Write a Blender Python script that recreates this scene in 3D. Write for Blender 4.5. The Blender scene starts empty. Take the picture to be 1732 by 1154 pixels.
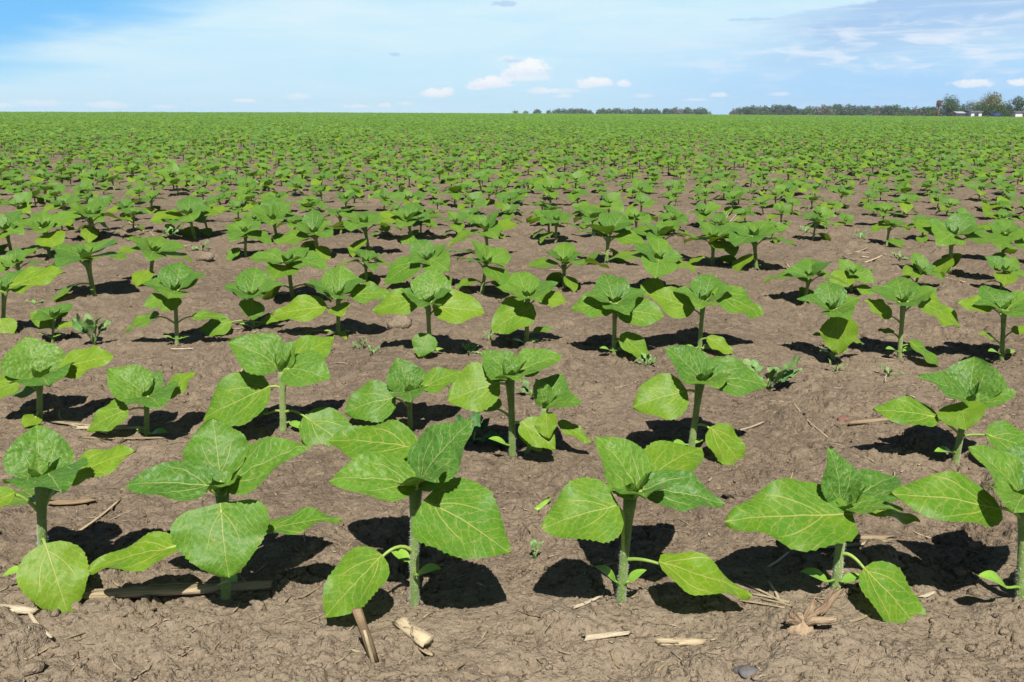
import bpy, math, random
import numpy as np
from mathutils import Vector, Matrix

random.seed(7)
S = bpy.context.scene
COL = S.collection
R = math.radians

# ------------------------------------------------------------------ camera model
FPX, CX, CY, HOR = 1500.0, 866.0, 577.0, 199.0
H = 0.65
TH = math.atan((CY - HOR) / FPX)
CAM = Vector((0, 0, H))
RT = Vector((1, 0, 0)); UP = Vector((0, math.sin(TH), math.cos(TH))); FW = Vector((0, math.cos(TH), -math.sin(TH)))


def ray(px, py):
    return FW + RT * ((px - CX) / FPX) + UP * ((CY - py) / FPX)


def project(p):
    d = Vector(p) - CAM
    z = d.dot(FW)
    return CX + FPX * d.dot(RT) / z, CY - FPX * d.dot(UP) / z, z


# ------------------------------------------------------------------ noise and terrain
def hash2(ix, iy, seed):
    n = (ix.astype(np.int64) * 374761393 + iy.astype(np.int64) * 668265263 + seed * 1442695041) & 0xFFFFFFFF
    n = ((n ^ (n >> 13)) * 1274126177) & 0xFFFFFFFF
    n = n ^ (n >> 16)
    return (n & 0xFFFF) / 65535.0


def vnoise(x, y, seed):
    ix = np.floor(x); iy = np.floor(y)
    fx = x - ix; fy = y - iy
    fx = fx * fx * fx * (fx * (fx * 6 - 15) + 10); fy = fy * fy * fy * (fy * (fy * 6 - 15) + 10)
    a = hash2(ix, iy, seed); b = hash2(ix + 1, iy, seed); c = hash2(ix, iy + 1, seed); d = hash2(ix + 1, iy + 1, seed)
    return (a * (1 - fx) + b * fx) * (1 - fy) + (c * (1 - fx) + d * fx) * fy - 0.5


def fbm(x, y, seed, octs=4, gain=0.5):
    s = 0; a = 1.0
    for o in range(octs):
        s = s + a * vnoise(x, y, seed + o)
        # rotate between octaves so the lattice does not show
        x, y = (x * 0.8 - y * 0.6) * 2.03 + 11.3, (x * 0.6 + y * 0.8) * 2.03 - 4.7
        a *= gain
    return s


def lumps(x, y, cell, prob, r0, r1, hgt, seed):
    ix = np.floor(x / cell); iy = np.floor(y / cell)
    out = np.zeros_like(x)
    for i in (-1, 0, 1):
        for j in (-1, 0, 1):
            jx = ix + i; jy = iy + j
            px = (jx + hash2(jx, jy, seed)) * cell; py = (jy + hash2(jx, jy, seed + 1)) * cell
            r = r0 + (r1 - r0) * hash2(jx, jy, seed + 2) ** 2
            on = hash2(jx, jy, seed + 3) < prob
            d2 = ((x - px) ** 2 + (y - py) ** 2) / (r * r)
            h = np.where(on, np.clip(1 - d2 * d2, 0, 1) ** 0.7 * r * hgt * (0.4 + 0.6 * hash2(jx, jy, seed + 4)), 0)
            out = np.maximum(out, h)
    return out


def terrain(x, y):
    r = np.hypot(x, y)
    u = np.clip(x / np.maximum(y, 1e-3), -1.2, 1.2)
    px = CX + FPX * u
    # height of the far crest of the field, lower towards the right as in the photo
    crest = np.where(px < 500, 1.38, 1.38 - 0.80 * np.clip((px - 500) / 1232.0, 0, 1.4) ** 1.35)
    crest = np.where(y > 0, crest, 1.2)
    rise = np.clip((r - 12) / 150.0, 0, None)
    up = crest * np.minimum(rise, 1.0) ** 1.1
    fall = np.clip((r - 165) / 60.0, 0, 1)
    fall = fall * fall * (3 - 2 * fall)
    return up * (1 - fall) - 1.0 * fall - np.clip((r - 500) / 400, 0, 1) * 1.0


def soil(x, y):
    x = np.asarray(x, float); y = np.asarray(y, float)
    r = np.hypot(x, y)
    wx = x + 0.02 * fbm(x / 0.06, y / 0.06, 91, 3); wy = y + 0.02 * fbm(x / 0.06, y / 0.06, 95, 3)
    near = np.clip(1.6 - r / 14.0, 0, 1)
    h = 0.030 * fbm(x / 0.55, y / 0.55, 3, 3)
    h = h + near * 0.017 * fbm(wx / 0.11, wy / 0.11, 17, 4, 0.55)
    rg = np.abs(fbm(wx / 0.05, wy / 0.05, 33, 3)) * 2
    h = h - near * 0.006 * np.clip(0.22 - rg, 0, 1) / 0.22 * np.clip(fbm(x / 0.2, y / 0.2, 41, 2) * 3 + 0.3, 0, 1)
    rough = np.clip(fbm(x / 0.35, y / 0.35, 57, 2) * 2.4 + 0.45, 0.06, 1)
    h = h + near * rough * (lumps(wx, wy, 0.11, 0.42, 0.012, 0.045, 0.75, 101) + lumps(wx, wy, 0.035, 0.6, 0.004, 0.014, 1.1, 131)
                            + lumps(wx, wy, 0.014, 0.45, 0.0018, 0.005, 1.0, 171))
    h = h + near * 0.0024 * fbm(x / 0.016, y / 0.016, 71, 3, 0.7)
    # short dark cracks and pits between the crumbs
    cr = np.abs(fbm(wx / 0.07 + 3, wy / 0.05, 211, 3, .6)); cm = np.clip(fbm(x / 0.16, y / 0.16, 223, 2) * 5 - .45, 0, 1)
    h = h - near * 0.018 * np.clip(1 - cr / 0.04, 0, 1) * cm
    cr2 = np.abs(fbm(wx / 0.03 + 7, wy / 0.022, 231, 3, .6)); cm2 = np.clip(fbm(x / 0.07, y / 0.07, 243, 2) * 5 - .5, 0, 1)
    h = h - near * 0.010 * np.clip(1 - cr2 / 0.07, 0, 1) * cm2 * 1.3
    # lumpy tilled strip along the field's edge
    edge = np.clip((1.06 - y) / .12, 0, 1) * np.clip(fbm(x / 0.22, y / 0.22, 251, 2) * 2 + .75, 0, 1)
    h = h + edge * (0.020 * fbm(wx / 0.075, wy / 0.06, 261, 4, .6) + lumps(wx, wy, 0.06, 0.4, 0.012, 0.034, 0.6, 271))
    return h + terrain(x, y)


def soil1(x, y):
    return float(soil(np.array([x]), np.array([y]))[0])


def ground(px, py):
    d = ray(px, py)
    z = 0.0
    for _ in range(6):
        t = (z - H) / d.z
        p = CAM + d * t
        z = float(terrain(np.array([p.x]), np.array([p.y]))[0])
    return Vector((p.x, p.y, soil1(p.x, p.y)))


def at_plane(px, py, y):
    d = ray(px, py)
    return CAM + d * (y / d.y)


# ------------------------------------------------------------------ scene helpers
def link(name, mesh, parent=None, loc=None):
    o = bpy.data.objects.new(name, mesh)
    COL.objects.link(o)
    if parent: o.parent = parent
    if loc is not None: o.location = loc
    return o


def tag(o, label=None, cat=None, group=None, kind=None):
    if label: o['label'] = label
    if cat: o['category'] = cat
    if group: o['group'] = group
    if kind: o['kind'] = kind
    return o


def empty(name, loc, label=None, cat=None, group=None):
    o = bpy.data.objects.new(name, None)
    o.empty_display_size = 0.02
    COL.objects.link(o); o.location = loc
    return tag(o, label, cat, group)


class MB:
    """collects vertices, faces, uvs and material slots of one mesh"""
    def __init__(s):
        s.v = []; s.f = []; s.uv = []; s.m = []

    def grid(s, P, UV, mat=0, closed=False):
        n, m = len(P), len(P[0])
        b = len(s.v)
        for i in range(n):
            for j in range(m):
                s.v.append(tuple(P[i][j])); s.uv.append(tuple(UV[i][j]))
        for i in range(n - 1):
            for j in range(m if closed else m - 1):
                k = (j + 1) % m
                s.f.append((b + i * m + j, b + i * m + k, b + (i + 1) * m + k, b + (i + 1) * m + j)); s.m.append(mat)

    def tube(s, pts, radii, sides=6, mat=0, cap=True, flat=1.0):
        pts = [Vector(p) for p in pts]
        n = len(pts)
        P = []; UV = []
        prev = None
        for i in range(n):
            t = (pts[min(i + 1, n - 1)] - pts[max(i - 1, 0)])
            t = t.normalized() if t.length > 1e-9 else Vector((0, 0, 1))
            if prev is None:
                a = Vector((1, 0, 0)) if abs(t.x) < 0.8 else Vector((0, 1, 0))
                prev = (a - t * a.dot(t)).normalized()
            else:
                prev = (prev - t * prev.dot(t)).normalized()
            q = t.cross(prev)
            r = radii[i] if hasattr(radii, '__len__') else radii
            P.append([pts[i] + prev * (math.cos(2 * math.pi * k / sides) * r) + q * (math.sin(2 * math.pi * k / sides) * r * flat) for k in range(sides)])
            UV.append([(k / sides, i / max(1, n - 1)) for k in range(sides)])
        b = len(s.v)
        s.grid(P, UV, mat, True)
        if cap:
            s.f.append(tuple(b + k for k in reversed(range(sides)))); s.m.append(mat)
            s.f.append(tuple(b + (n - 1) * sides + k for k in range(sides))); s.m.append(mat)

    def tri(s, a, b, c, mat=0):
        i = len(s.v)
        s.v += [tuple(a), tuple(b), tuple(c)]; s.uv += [(0, 0), (1, 0), (0, 1)]
        s.f.append((i, i + 1, i + 2)); s.m.append(mat)

    def mesh(s, name, mats, smooth=True):
        me = bpy.data.meshes.new(name)
        me.from_pydata(s.v, [], s.f)
        for m in mats: me.materials.append(m)
        me.polygons.foreach_set('material_index', s.m)
        me.polygons.foreach_set('use_smooth', [smooth] * len(s.f))
        uv = me.uv_layers.new(name='UVMap')
        idx = np.empty(len(me.loops), np.int32); me.loops.foreach_get('vertex_index', idx)
        uv.data.foreach_set('uv', np.array(s.uv, np.float32)[idx].ravel())
        me.update()
        return me


# ------------------------------------------------------------------ materials
class N:
    def __init__(s, name, world=None):
        if world is None:
            s.mat = bpy.data.materials.new(name); s.mat.use_nodes = True
            s.t = s.mat.node_tree
        else:
            s.t = world.node_tree
        s.t.nodes.clear()

    def n(s, typ, **kw):
        nd = s.t.nodes.new(typ)
        for k, v in kw.items(): setattr(nd, k, v)
        return nd

    def set(s, sock, v):
        if hasattr(v, 'is_output') or isinstance(v, bpy.types.NodeSocket): s.t.links.new(v, sock)
        else: sock.default_value = v

    def math(s, op, a, b=None, c=None, clamp=False):
        nd = s.n('ShaderNodeMath', operation=op, use_clamp=clamp)
        s.set(nd.inputs[0], a)
        if b is not None: s.set(nd.inputs[1], b)
        if c is not None: s.set(nd.inputs[2], c)
        return nd.outputs[0]

    def mix(s, f, a, b, blend='MIX'):
        nd = s.n('ShaderNodeMix', data_type='RGBA', blend_type=blend)
        s.set(nd.inputs[0], f); s.set(nd.inputs[6], a); s.set(nd.inputs[7], b)
        return nd.outputs[2]

    def smooth(s, v, a, b, lo=0.0, hi=1.0):
        nd = s.n('ShaderNodeMapRange', interpolation_type='SMOOTHSTEP')
        s.set(nd.inputs[0], v); s.set(nd.inputs[1], a); s.set(nd.inputs[2], b); s.set(nd.inputs[3], lo); s.set(nd.inputs[4], hi)
        return nd.outputs[0]

    def noise(s, vec, scale, detail=3, rough=0.55, dist=0.0):
        nd = s.n('ShaderNodeTexNoise')
        if vec is not None: s.set(nd.inputs['Vector'], vec)
        nd.inputs['Scale'].default_value = scale; nd.inputs['Detail'].default_value = detail
        nd.inputs['Roughness'].default_value = rough; nd.inputs['Distortion'].default_value = dist
        return nd.outputs['Fac']

    def link(s, a, b): s.t.links.new(a, b)


def c4(c): return (c[0], c[1], c[2], 1.0)


def leaf_material(name, base, alt, vein, rough, spec, pucker, trans, tcol):
    k = N(name)
    uv = k.n('ShaderNodeUVMap', uv_map='UVMap').outputs[0]
    sep = k.n('ShaderNodeSeparateXYZ'); k.link(uv, sep.inputs[0])
    x = k.math('ABSOLUTE', k.math('SUBTRACT', sep.outputs[0], 0.5)); y = sep.outputs[1]
    # midrib, tapering to the tip
    wid = k.math('MULTIPLY_ADD', y, -0.009, 0.0125)
    mid = k.smooth(x, k.math('MULTIPLY', wid, 0.35), wid, 1, 0)
    # lateral veins sweep forward from the midrib
    s_ = k.math('SUBTRACT', y, k.math('MULTIPLY', x, k.math('MULTIPLY_ADD', x, 0.9, 0.75)))
    wob = k.math('MULTIPLY', k.math('SUBTRACT', k.noise(uv, 6, 3), 0.5), 0.20)
    s_ = k.math('ADD', s_, wob)
    fr = k.math('PINGPONG', k.math('ADD', k.math('MULTIPLY', s_, 6.2), 0.35), 0.5)
    lat = k.smooth(fr, 0.015, 0.07, 1, 0)
    # two strong basal veins
    s2 = k.math('ABSOLUTE', k.math('SUBTRACT', k.math('MULTIPLY', k.math('SUBTRACT', 1.0, k.math('EXPONENT', k.math('MULTIPLY', y, -3.4))), 0.29), x))
    bas = k.math('MULTIPLY', k.smooth(s2, 0.003, 0.012, 1, 0), k.smooth(y, 0.30, 0.62, 1, 0))
    vo = k.n('ShaderNodeTexVoronoi', feature='DISTANCE_TO_EDGE'); k.link(uv, vo.inputs['Vector']); vo.inputs['Scale'].default_value = 13
    net = k.smooth(vo.outputs['Distance'], 0.0, 0.09, 1, 0)
    veins = k.math('MAXIMUM', mid, k.math('MULTIPLY', k.math('MAXIMUM', k.math('MULTIPLY', lat, 0.50), bas), 0.80))
    oi = k.n('ShaderNodeObjectInfo')
    n1 = k.noise(uv, 3.2, 3)
    tone = k.smooth(k.math('ADD', k.math('MULTIPLY', n1, 0.8), k.math('MULTIPLY', oi.outputs['Random'], 0.55)), 0.38, 0.98)
    col = k.mix(tone, c4(base), c4(alt))
    col = k.mix(k.math('MULTIPLY', net, 0.17), col, c4(vein))
    col = k.mix(k.math('MULTIPLY', veins, 0.68), col, c4(vein))
    # a few scorched or bitten specks
    geo = k.n('ShaderNodeTexCoord').outputs['Object']
    sp = k.noise(geo, 95, 2)
    col = k.mix(k.smooth(sp, 0.71, 0.77), col, (0.30, 0.22, 0.07, 1))
    # puckered blade between the veins
    v2 = k.n('ShaderNodeTexVoronoi', feature='SMOOTH_F1'); k.link(uv, v2.inputs['Vector']); v2.inputs['Scale'].default_value = 15
    hgt = k.math('SUBTRACT', 1.0, v2.outputs['Distance'])
    hgt = k.math('ADD', hgt, k.math('MULTIPLY', k.noise(uv, 22, 2), 0.3))
    hgt = k.math('SUBTRACT', hgt, k.math('MULTIPLY', veins, 1.5))
    bmp = k.n('ShaderNodeBump'); bmp.inputs['Strength'].default_value = pucker; bmp.inputs['Distance'].default_value = 0.006
    k.link(hgt, bmp.inputs['Height'])
    p = k.n('ShaderNodeBsdfPrincipled')
    k.link(col, p.inputs['Base Color']); k.link(bmp.outputs[0], p.inputs['Normal'])
    p.inputs['Roughness'].default_value = rough; p.inputs['Specular IOR Level'].default_value = spec
    tr = k.n('ShaderNodeBsdfTranslucent'); k.link(k.mix(0.55, col, c4(tcol)), tr.inputs['Color']); k.link(bmp.outputs[0], tr.inputs['Normal'])
    mx = k.n('ShaderNodeMixShader'); mx.inputs[0].default_value = trans
    k.link(p.outputs[0], mx.inputs[1]); k.link(tr.outputs[0], mx.inputs[2])
    out = k.n('ShaderNodeOutputMaterial'); k.link(mx.outputs[0], out.inputs[0])
    return k.mat


M = {}
M['low'] = leaf_material('lower_leaf', (0.066, 0.178, 0.013), (0.132, 0.238, 0.010), (0.42, 0.38, 0.12), 0.48, 0.24, 0.15, 0.22, (0.32, 0.50, 0.02))
M['top'] = leaf_material('upper_leaf', (0.054, 0.156, 0.017), (0.098, 0.214, 0.016), (0.40, 0.40, 0.15), 0.46, 0.27, 0.38, 0.20, (0.28, 0.46, 0.02))


def simple_mat(name, a, b, scale, rough=0.7, spec=0.25, bump=0.0, bscale=None, stretch=None, coord='Object', sheen=0.0):
    k = N(name)
    vec = k.n('ShaderNodeTexCoord').outputs[coord]
    if stretch:
        mp = k.n('ShaderNodeMapping'); mp.inputs['Scale'].default_value = stretch; k.link(vec, mp.inputs[0]); vec = mp.outputs[0]
    f = k.noise(vec, scale, 4, 0.6)
    oi = k.n('ShaderNodeObjectInfo').outputs['Random']
    col = k.mix(k.smooth(k.math('ADD', f, k.math('MULTIPLY', k.math('SUBTRACT', oi, 0.5), 0.22)), 0.32, 0.68), c4(a), c4(b))
    p = k.n('ShaderNodeBsdfPrincipled'); k.link(col, p.inputs['Base Color'])
    p.inputs['Roughness'].default_value = rough; p.inputs['Specular IOR Level'].default_value = spec
    p.inputs['Sheen Weight'].default_value = sheen
    if bump:
        bm = k.n('ShaderNodeBump'); bm.inputs['Strength'].default_value = bump; bm.inputs['Distance'].default_value = 0.004
        k.link(k.noise(vec, bscale or scale * 2, 4, 0.65), bm.inputs['Height']); k.link(bm.outputs[0], p.inputs['Normal'])
    out = k.n('ShaderNodeOutputMaterial'); k.link(p.outputs[0], out.inputs[0])
    return k.mat


M['stem'] = simple_mat('stem', (0.115, 0.185, 0.035), (0.20, 0.27, 0.075), 60, 0.6, 0.2, 0.3, 400, sheen=0.3)
M['hair'] = simple_mat('stem_hair', (0.55, 0.60, 0.45), (0.65, 0.68, 0.55), 40, 0.6)
M['petiole'] = simple_mat('petiole', (0.19, 0.30, 0.05), (0.28, 0.37, 0.085), 60, 0.55, 0.25)
M['seedleaf'] = simple_mat('seed_leaf', (0.14, 0.28, 0.035), (0.20, 0.34, 0.04), 70, 0.4, 0.35)
M['bud'] = simple_mat('bud', (0.12, 0.26, 0.03), (0.19, 0.33, 0.04), 120, 0.45, 0.35, 0.5, 500)
M['weed'] = simple_mat('weed', (0.095, 0.205, 0.055), (0.16, 0.29, 0.085), 90, 0.5, 0.3, 0.3, 300)
M['weedpale'] = simple_mat('weed_pale', (0.10, 0.20, 0.05), (0.19, 0.26, 0.09), 140, 0.6, 0.25, 0.3, 300)
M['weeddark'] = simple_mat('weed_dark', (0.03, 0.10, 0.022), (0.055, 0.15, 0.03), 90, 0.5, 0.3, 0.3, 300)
M['straw'] = simple_mat('straw', (0.27, 0.20, 0.115), (0.54, 0.44, 0.28), 1.0, 0.75, 0.2, 0.8, 2, (7, 1.2, 1), 'UV')
M['strawpale'] = simple_mat('straw_pale', (0.36, 0.28, 0.17), (0.62, 0.53, 0.38), 1.0, 0.75, 0.2, 0.8, 2, (7, 1.2, 1), 'UV')
M['strawdark'] = simple_mat('straw_dark', (0.15, 0.10, 0.055), (0.31, 0.22, 0.125), 1.0, 0.8, 0.15, 0.8, 2, (7, 1.2, 1), 'UV')
M['rootwood'] = simple_mat('root_wood', (0.17, 0.105, 0.062), (0.44, 0.33, 0.21), 1.0, 0.8, 0.15, 0.9, 2, (6, 1.5, 1), 'UV')
M['stone'] = simple_mat('stone', (0.07, 0.068, 0.068), (0.15, 0.14, 0.135), 60, 0.85, 0.2, 0.5, 200)
M['redstone'] = simple_mat('red_stone', (0.17, 0.085, 0.06), (0.22, 0.115, 0.085), 60, 0.85, 0.2, 0.5, 200)
M['scrap'] = simple_mat('scrap', (0.70, 0.70, 0.68), (0.82, 0.82, 0.80), 40, 0.6)


def soil_color(k, vec):
    f1 = k.noise(vec, 1.4, 4, 0.6)
    f2 = k.noise(vec, 34, 7, 0.74)
    f3 = k.noise(vec, 190, 3, 0.6)
    col = k.mix(k.smooth(f1, 0.3, 0.7), (0.122, 0.091, 0.061, 1), (0.192, 0.146, 0.100, 1))
    col = k.mix(k.math('MULTIPLY', k.smooth(f2, 0.42, 0.72), 0.65), col, (0.270, 0.210, 0.146, 1))
    col = k.mix(k.math('MULTIPLY', k.smooth(f2, 0.5, 0.25), 0.6), col, (0.088, 0.064, 0.042, 1))
    col = k.mix(k.math('MULTIPLY', k.smooth(f3, 0.45, 0.75), 0.35), col, (0.36, 0.285, 0.20, 1))
    # the trodden edge strip nearest the road has dried paler
    sy = k.n('ShaderNodeSeparateXYZ'); k.link(vec, sy.inputs[0])
    dry = k.smooth(k.math('ADD', sy.outputs[1], k.math('MULTIPLY', k.math('SUBTRACT', f1, .5), .5)), 1.0, 1.3, 1, 0)
    col = k.mix(k.math('MULTIPLY', dry, 0.30), col, (0.33, 0.27, 0.19, 1))
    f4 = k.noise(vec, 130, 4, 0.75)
    col = k.mix(k.math('MULTIPLY', k.smooth(f4, 0.46, 0.34), 0.85), col, (0.062, 0.043, 0.028, 1))  # dark organic specks, also painted in for small shadows in the pits
    f5 = k.noise(vec, 330, 2, 0.6)
    col = k.mix(k.math('MULTIPLY', k.smooth(f5, 0.66, 0.74), 0.6), col, (0.40, 0.32, 0.22, 1))
    return col


def soil_material():
    k = N('soil')
    vec = k.n('ShaderNodeTexCoord').outputs['Object']
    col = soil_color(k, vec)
    nz = k.n('ShaderNodeTexNoise'); k.link(vec, nz.inputs['Vector']); nz.inputs['Scale'].default_value = 60; nz.inputs['Detail'].default_value = 3
    wv = k.n('ShaderNodeVectorMath', operation='MULTIPLY_ADD'); k.link(nz.outputs['Color'], wv.inputs[0]); wv.inputs[1].default_value = (.010, .010, .010); k.link(vec, wv.inputs[2])
    h = None
    for sc_, am in ((60, 0.20), (170, 0.30), (430, 0.20)):
        vo = k.n('ShaderNodeTexVoronoi', feature='F1'); k.link(wv.outputs[0], vo.inputs['Vector']); vo.inputs['Scale'].default_value = sc_
        msk = k.smooth(k.noise(vec, sc_ * .22, 3), .42, .62, .25, 1)
        t = k.math('MULTIPLY', k.math('MULTIPLY', k.smooth(vo.outputs['Distance'], 0.15, 0.75, 1, 0), am), msk)
        h = t if h is None else k.math('ADD', h, t)
    h = k.math('ADD', h, k.math('MULTIPLY', k.noise(vec, 90, 5, 0.7), .7))
    b = k.n('ShaderNodeBump'); b.inputs['Strength'].default_value = 0.85; b.inputs['Distance'].default_value = 0.0075
    k.link(h, b.inputs['Height'])
    p = k.n('ShaderNodeBsdfPrincipled'); k.link(col, p.inputs['Base Color']); k.link(b.outputs[0], p.inputs['Normal'])
    p.inputs['Roughness'].default_value = 0.95; p.inputs['Specular IOR Level'].default_value = 0.12
    out = k.n('ShaderNodeOutputMaterial'); k.link(p.outputs[0], out.inputs[0])
    return k.mat


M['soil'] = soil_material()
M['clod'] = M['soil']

# ------------------------------------------------------------------ ground sheet
def build_ground():
    ang = np.concatenate([np.linspace(-180, -40, 46)[:-1], np.linspace(-40, 40, 860), np.linspace(40, 180, 46)[1:-1]])
    ang = np.radians(ang)
    rad = [0.12, 0.3, 0.5, 0.65, 0.74]
    r = 0.8
    while r < 900:
        rad.append(r)
        r *= 1.0024 if r < 2.2 else 1.0036 if r < 5 else 1.006 if r < 12 else 1.03 if r < 170 else 1.09
    rad = np.array(rad)
    A, Rr = np.meshgrid(ang, rad)
    X = (np.sin(A) * Rr).ravel(); Y = (np.cos(A) * Rr).ravel()
    Z = soil(X, Y)
    n, m = len(rad), len(ang)
    V = np.stack([X, Y, Z], 1)
    i, j = np.meshgrid(np.arange(n - 1), np.arange(m), indexing='ij')
    k = (j + 1) % m
    F = np.stack([i * m + j, (i + 1) * m + j, (i + 1) * m + k, i * m + k], -1).reshape(-1, 4)
    V = np.vstack([V, [[0, 0, soil1(0, 0)]]])
    me = bpy.data.meshes.new('ground')
    nf = len(F); cj = np.arange(m); T = np.stack([np.full(m, n * m), cj, (cj + 1) % m], 1)
    loops = np.concatenate([F.ravel(), T[:, [0, 1, 2]].ravel()]).astype(np.int32)
    me.vertices.add(len(V)); me.vertices.foreach_set('co', V.astype(np.float32).ravel())
    me.loops.add(len(loops)); me.loops.foreach_set('vertex_index', loops)
    starts = np.concatenate([np.arange(nf) * 4, nf * 4 + np.arange(m) * 3]).astype(np.int32)
    me.polygons.add(nf + m); me.polygons.foreach_set('loop_start', starts)
    me.polygons.foreach_set('use_smooth', np.ones(nf + m, bool))
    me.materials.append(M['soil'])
    me.update(calc_edges=True); me.validate()
    o = link('field_ground', me)
    tag(o, 'bare brown crumbly soil of the sunflower field', None, None, 'structure')
    if me.polygons[0].normal.z < 0: me.flip_normals()
    return o


build_ground()

# ------------------------------------------------------------------ leaves
def leaf_into(mb, base, fwd, nrm, L, W, rng, nt=16, nu=11, lobe=0.14, fold=0.15, curl=0.08, wave=0.03, pucker=0.010, serr=0.03, sharp=0.6, mat=0, cup=0.0, blunt=0.82, lobw=1.5):
    fwd = Vector(fwd).normalized(); nrm = Vector(nrm); nrm = (nrm - fwd * nrm.dot(fwd)).normalized()
    X = np.array(fwd.cross(nrm)); Y = np.array(fwd); Z = np.array(nrm); B = np.array(base)
    t = np.linspace(0, 1, nt) ** 1.12
    u = np.linspace(-1, 1, nu)
    T, U = np.meshgrid(t, u, indexing='ij')
    prof = np.clip(np.sin(np.pi * np.clip(T, 0, 1) ** sharp), 0, 1) ** blunt
    asym = 1 + 0.07 * rng.uniform(-1, 1) * np.sign(U)
    jit = 1 + serr * (np.array([[rng.uniform(-.8, .8) for _ in range(nu)] for _ in range(nt)]) + (.6 if nt > 14 else 0) * ((np.arange(nt) % 2) * 2 - 1)[:, None]) * np.abs(U) ** 8
    x = U * W / 2 * prof * asym * jit
    y = L * (T - lobe * np.abs(U) ** lobw * np.exp(-T / 0.17)) + 0.02 * L * rng.uniform(-1, 1) * U * prof
    s = rng.randrange(1000)
    ph = rng.uniform(0, 6.28); nw = rng.uniform(1.2, 2.2)
    ph2 = rng.uniform(0, 6.28)
    z = fold * np.abs(x) + curl * 4 * T * (1 - T) * L - cup * (x ** 2) / max(W, 1e-6) * 4
    z += wave * L * np.abs(U) ** 2.2 * np.where(U > 0, np.sin(6.283 * nw * T + ph), np.sin(6.283 * nw * T + ph2)) * np.minimum(1, T * 4)
    z += pucker * L * 2 * vnoise(x / (0.11 * L) + s, y / (0.11 * L), s) * (1 - np.abs(U) ** 4)
    z += 0.02 * L * 2 * vnoise(x / (0.4 * L) + s, y / (0.4 * L), s + 5)
    P = B + x[..., None] * X + y[..., None] * Y + z[..., None] * Z
    UV = np.stack([x / L + 0.5, y / L], -1)
    mb.grid(P, UV, mat)


def petiole_into(mb, a, b, fwd, r0, r1, mat=0, sides=6, n=8, rise=0.25):
    a = Vector(a); b = Vector(b); d = b - a; l = d.length
    c1 = a + d * 0.35 + Vector((0, 0, rise * l)); c2 = b - Vector(fwd).normalized() * l * 0.30
    pts = []
    for i in range(n):
        t = i / (n - 1)
        pts.append(a * (1 - t) ** 3 + c1 * 3 * t * (1 - t) ** 2 + c2 * 3 * t * t * (1 - t) + b * t ** 3)
    mb.tube(pts, [r0 + (r1 - r0) * i / (n - 1) for i in range(n)], sides, mat)


def stem_into(mb, pts, r0, r1, sides=9, hairs=0, rng=None, flare=1.0):
    pts = [Vector(p) for p in pts]
    n = 10
    P = []; rr = []
    a, b = pts[0], pts[-1]
    m = pts[1] if len(pts) > 2 else (a + b) / 2
    for i in range(n):
        t = i / (n - 1)
        P.append(a * (1 - t) ** 2 + m * 2 * t * (1 - t) + b * t * t)
        r = r0 + (r1 - r0) * t
        if t > 0.62: r *= 1 + (flare - 1) * ((t - 0.62) / 0.38) ** 1.5
        if t < 0.08: r *= 1.12
        rr.append(r)
    mb.tube(P, rr, sides, 0)
    for _ in range(hairs):
        t = rng.random(); i = min(int(t * (n - 1)), n - 2); f = t * (n - 1) - i
        c = P[i].lerp(P[i + 1], f); r = rr[i] * (1 - f) + rr[i + 1] * f
        an = rng.uniform(0, 6.283)
        d = Vector((math.cos(an), math.sin(an), rng.uniform(-0.2, 0.3)))
        sdir = Vector((-math.sin(an), math.cos(an), 0)) * 0.00022
        l = rng.uniform(0.0012, 0.0032)
        mb.tri(c + d * r * 0.95 - sdir, c + d * r * 0.95 + sdir, c + d * (r + l), 1)
    return P, rr


def bud_mesh(top, rng, size, nt=7, nu=5, name='bud'):
    mb = MB()
    for q in range(5):
        az = q * 2.4 + rng.uniform(-0.3, 0.3); el = 0.95 - 0.0 * q + rng.uniform(-0.2, 0.25)
        f = Vector((math.cos(az) * math.cos(el), math.sin(az) * math.cos(el), math.sin(el)))
        nr = Vector((-math.cos(az) * math.sin(el), -math.sin(az) * math.sin(el), math.cos(el)))
        L = size * (1.0 - 0.13 * q)
        leaf_into(mb, Vector(top) + f * 0.002, f, nr, L, L * 0.6, rng, nt, nu, 0.0, 0.5, -0.06, 0.04, 0.02, 0.05)
    return mb.mesh(name, [M['top']])


# ------------------------------------------------------------------ the seedlings of the front rows, leaf by leaf
SUNC = Vector((0, -1, 0))


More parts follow.
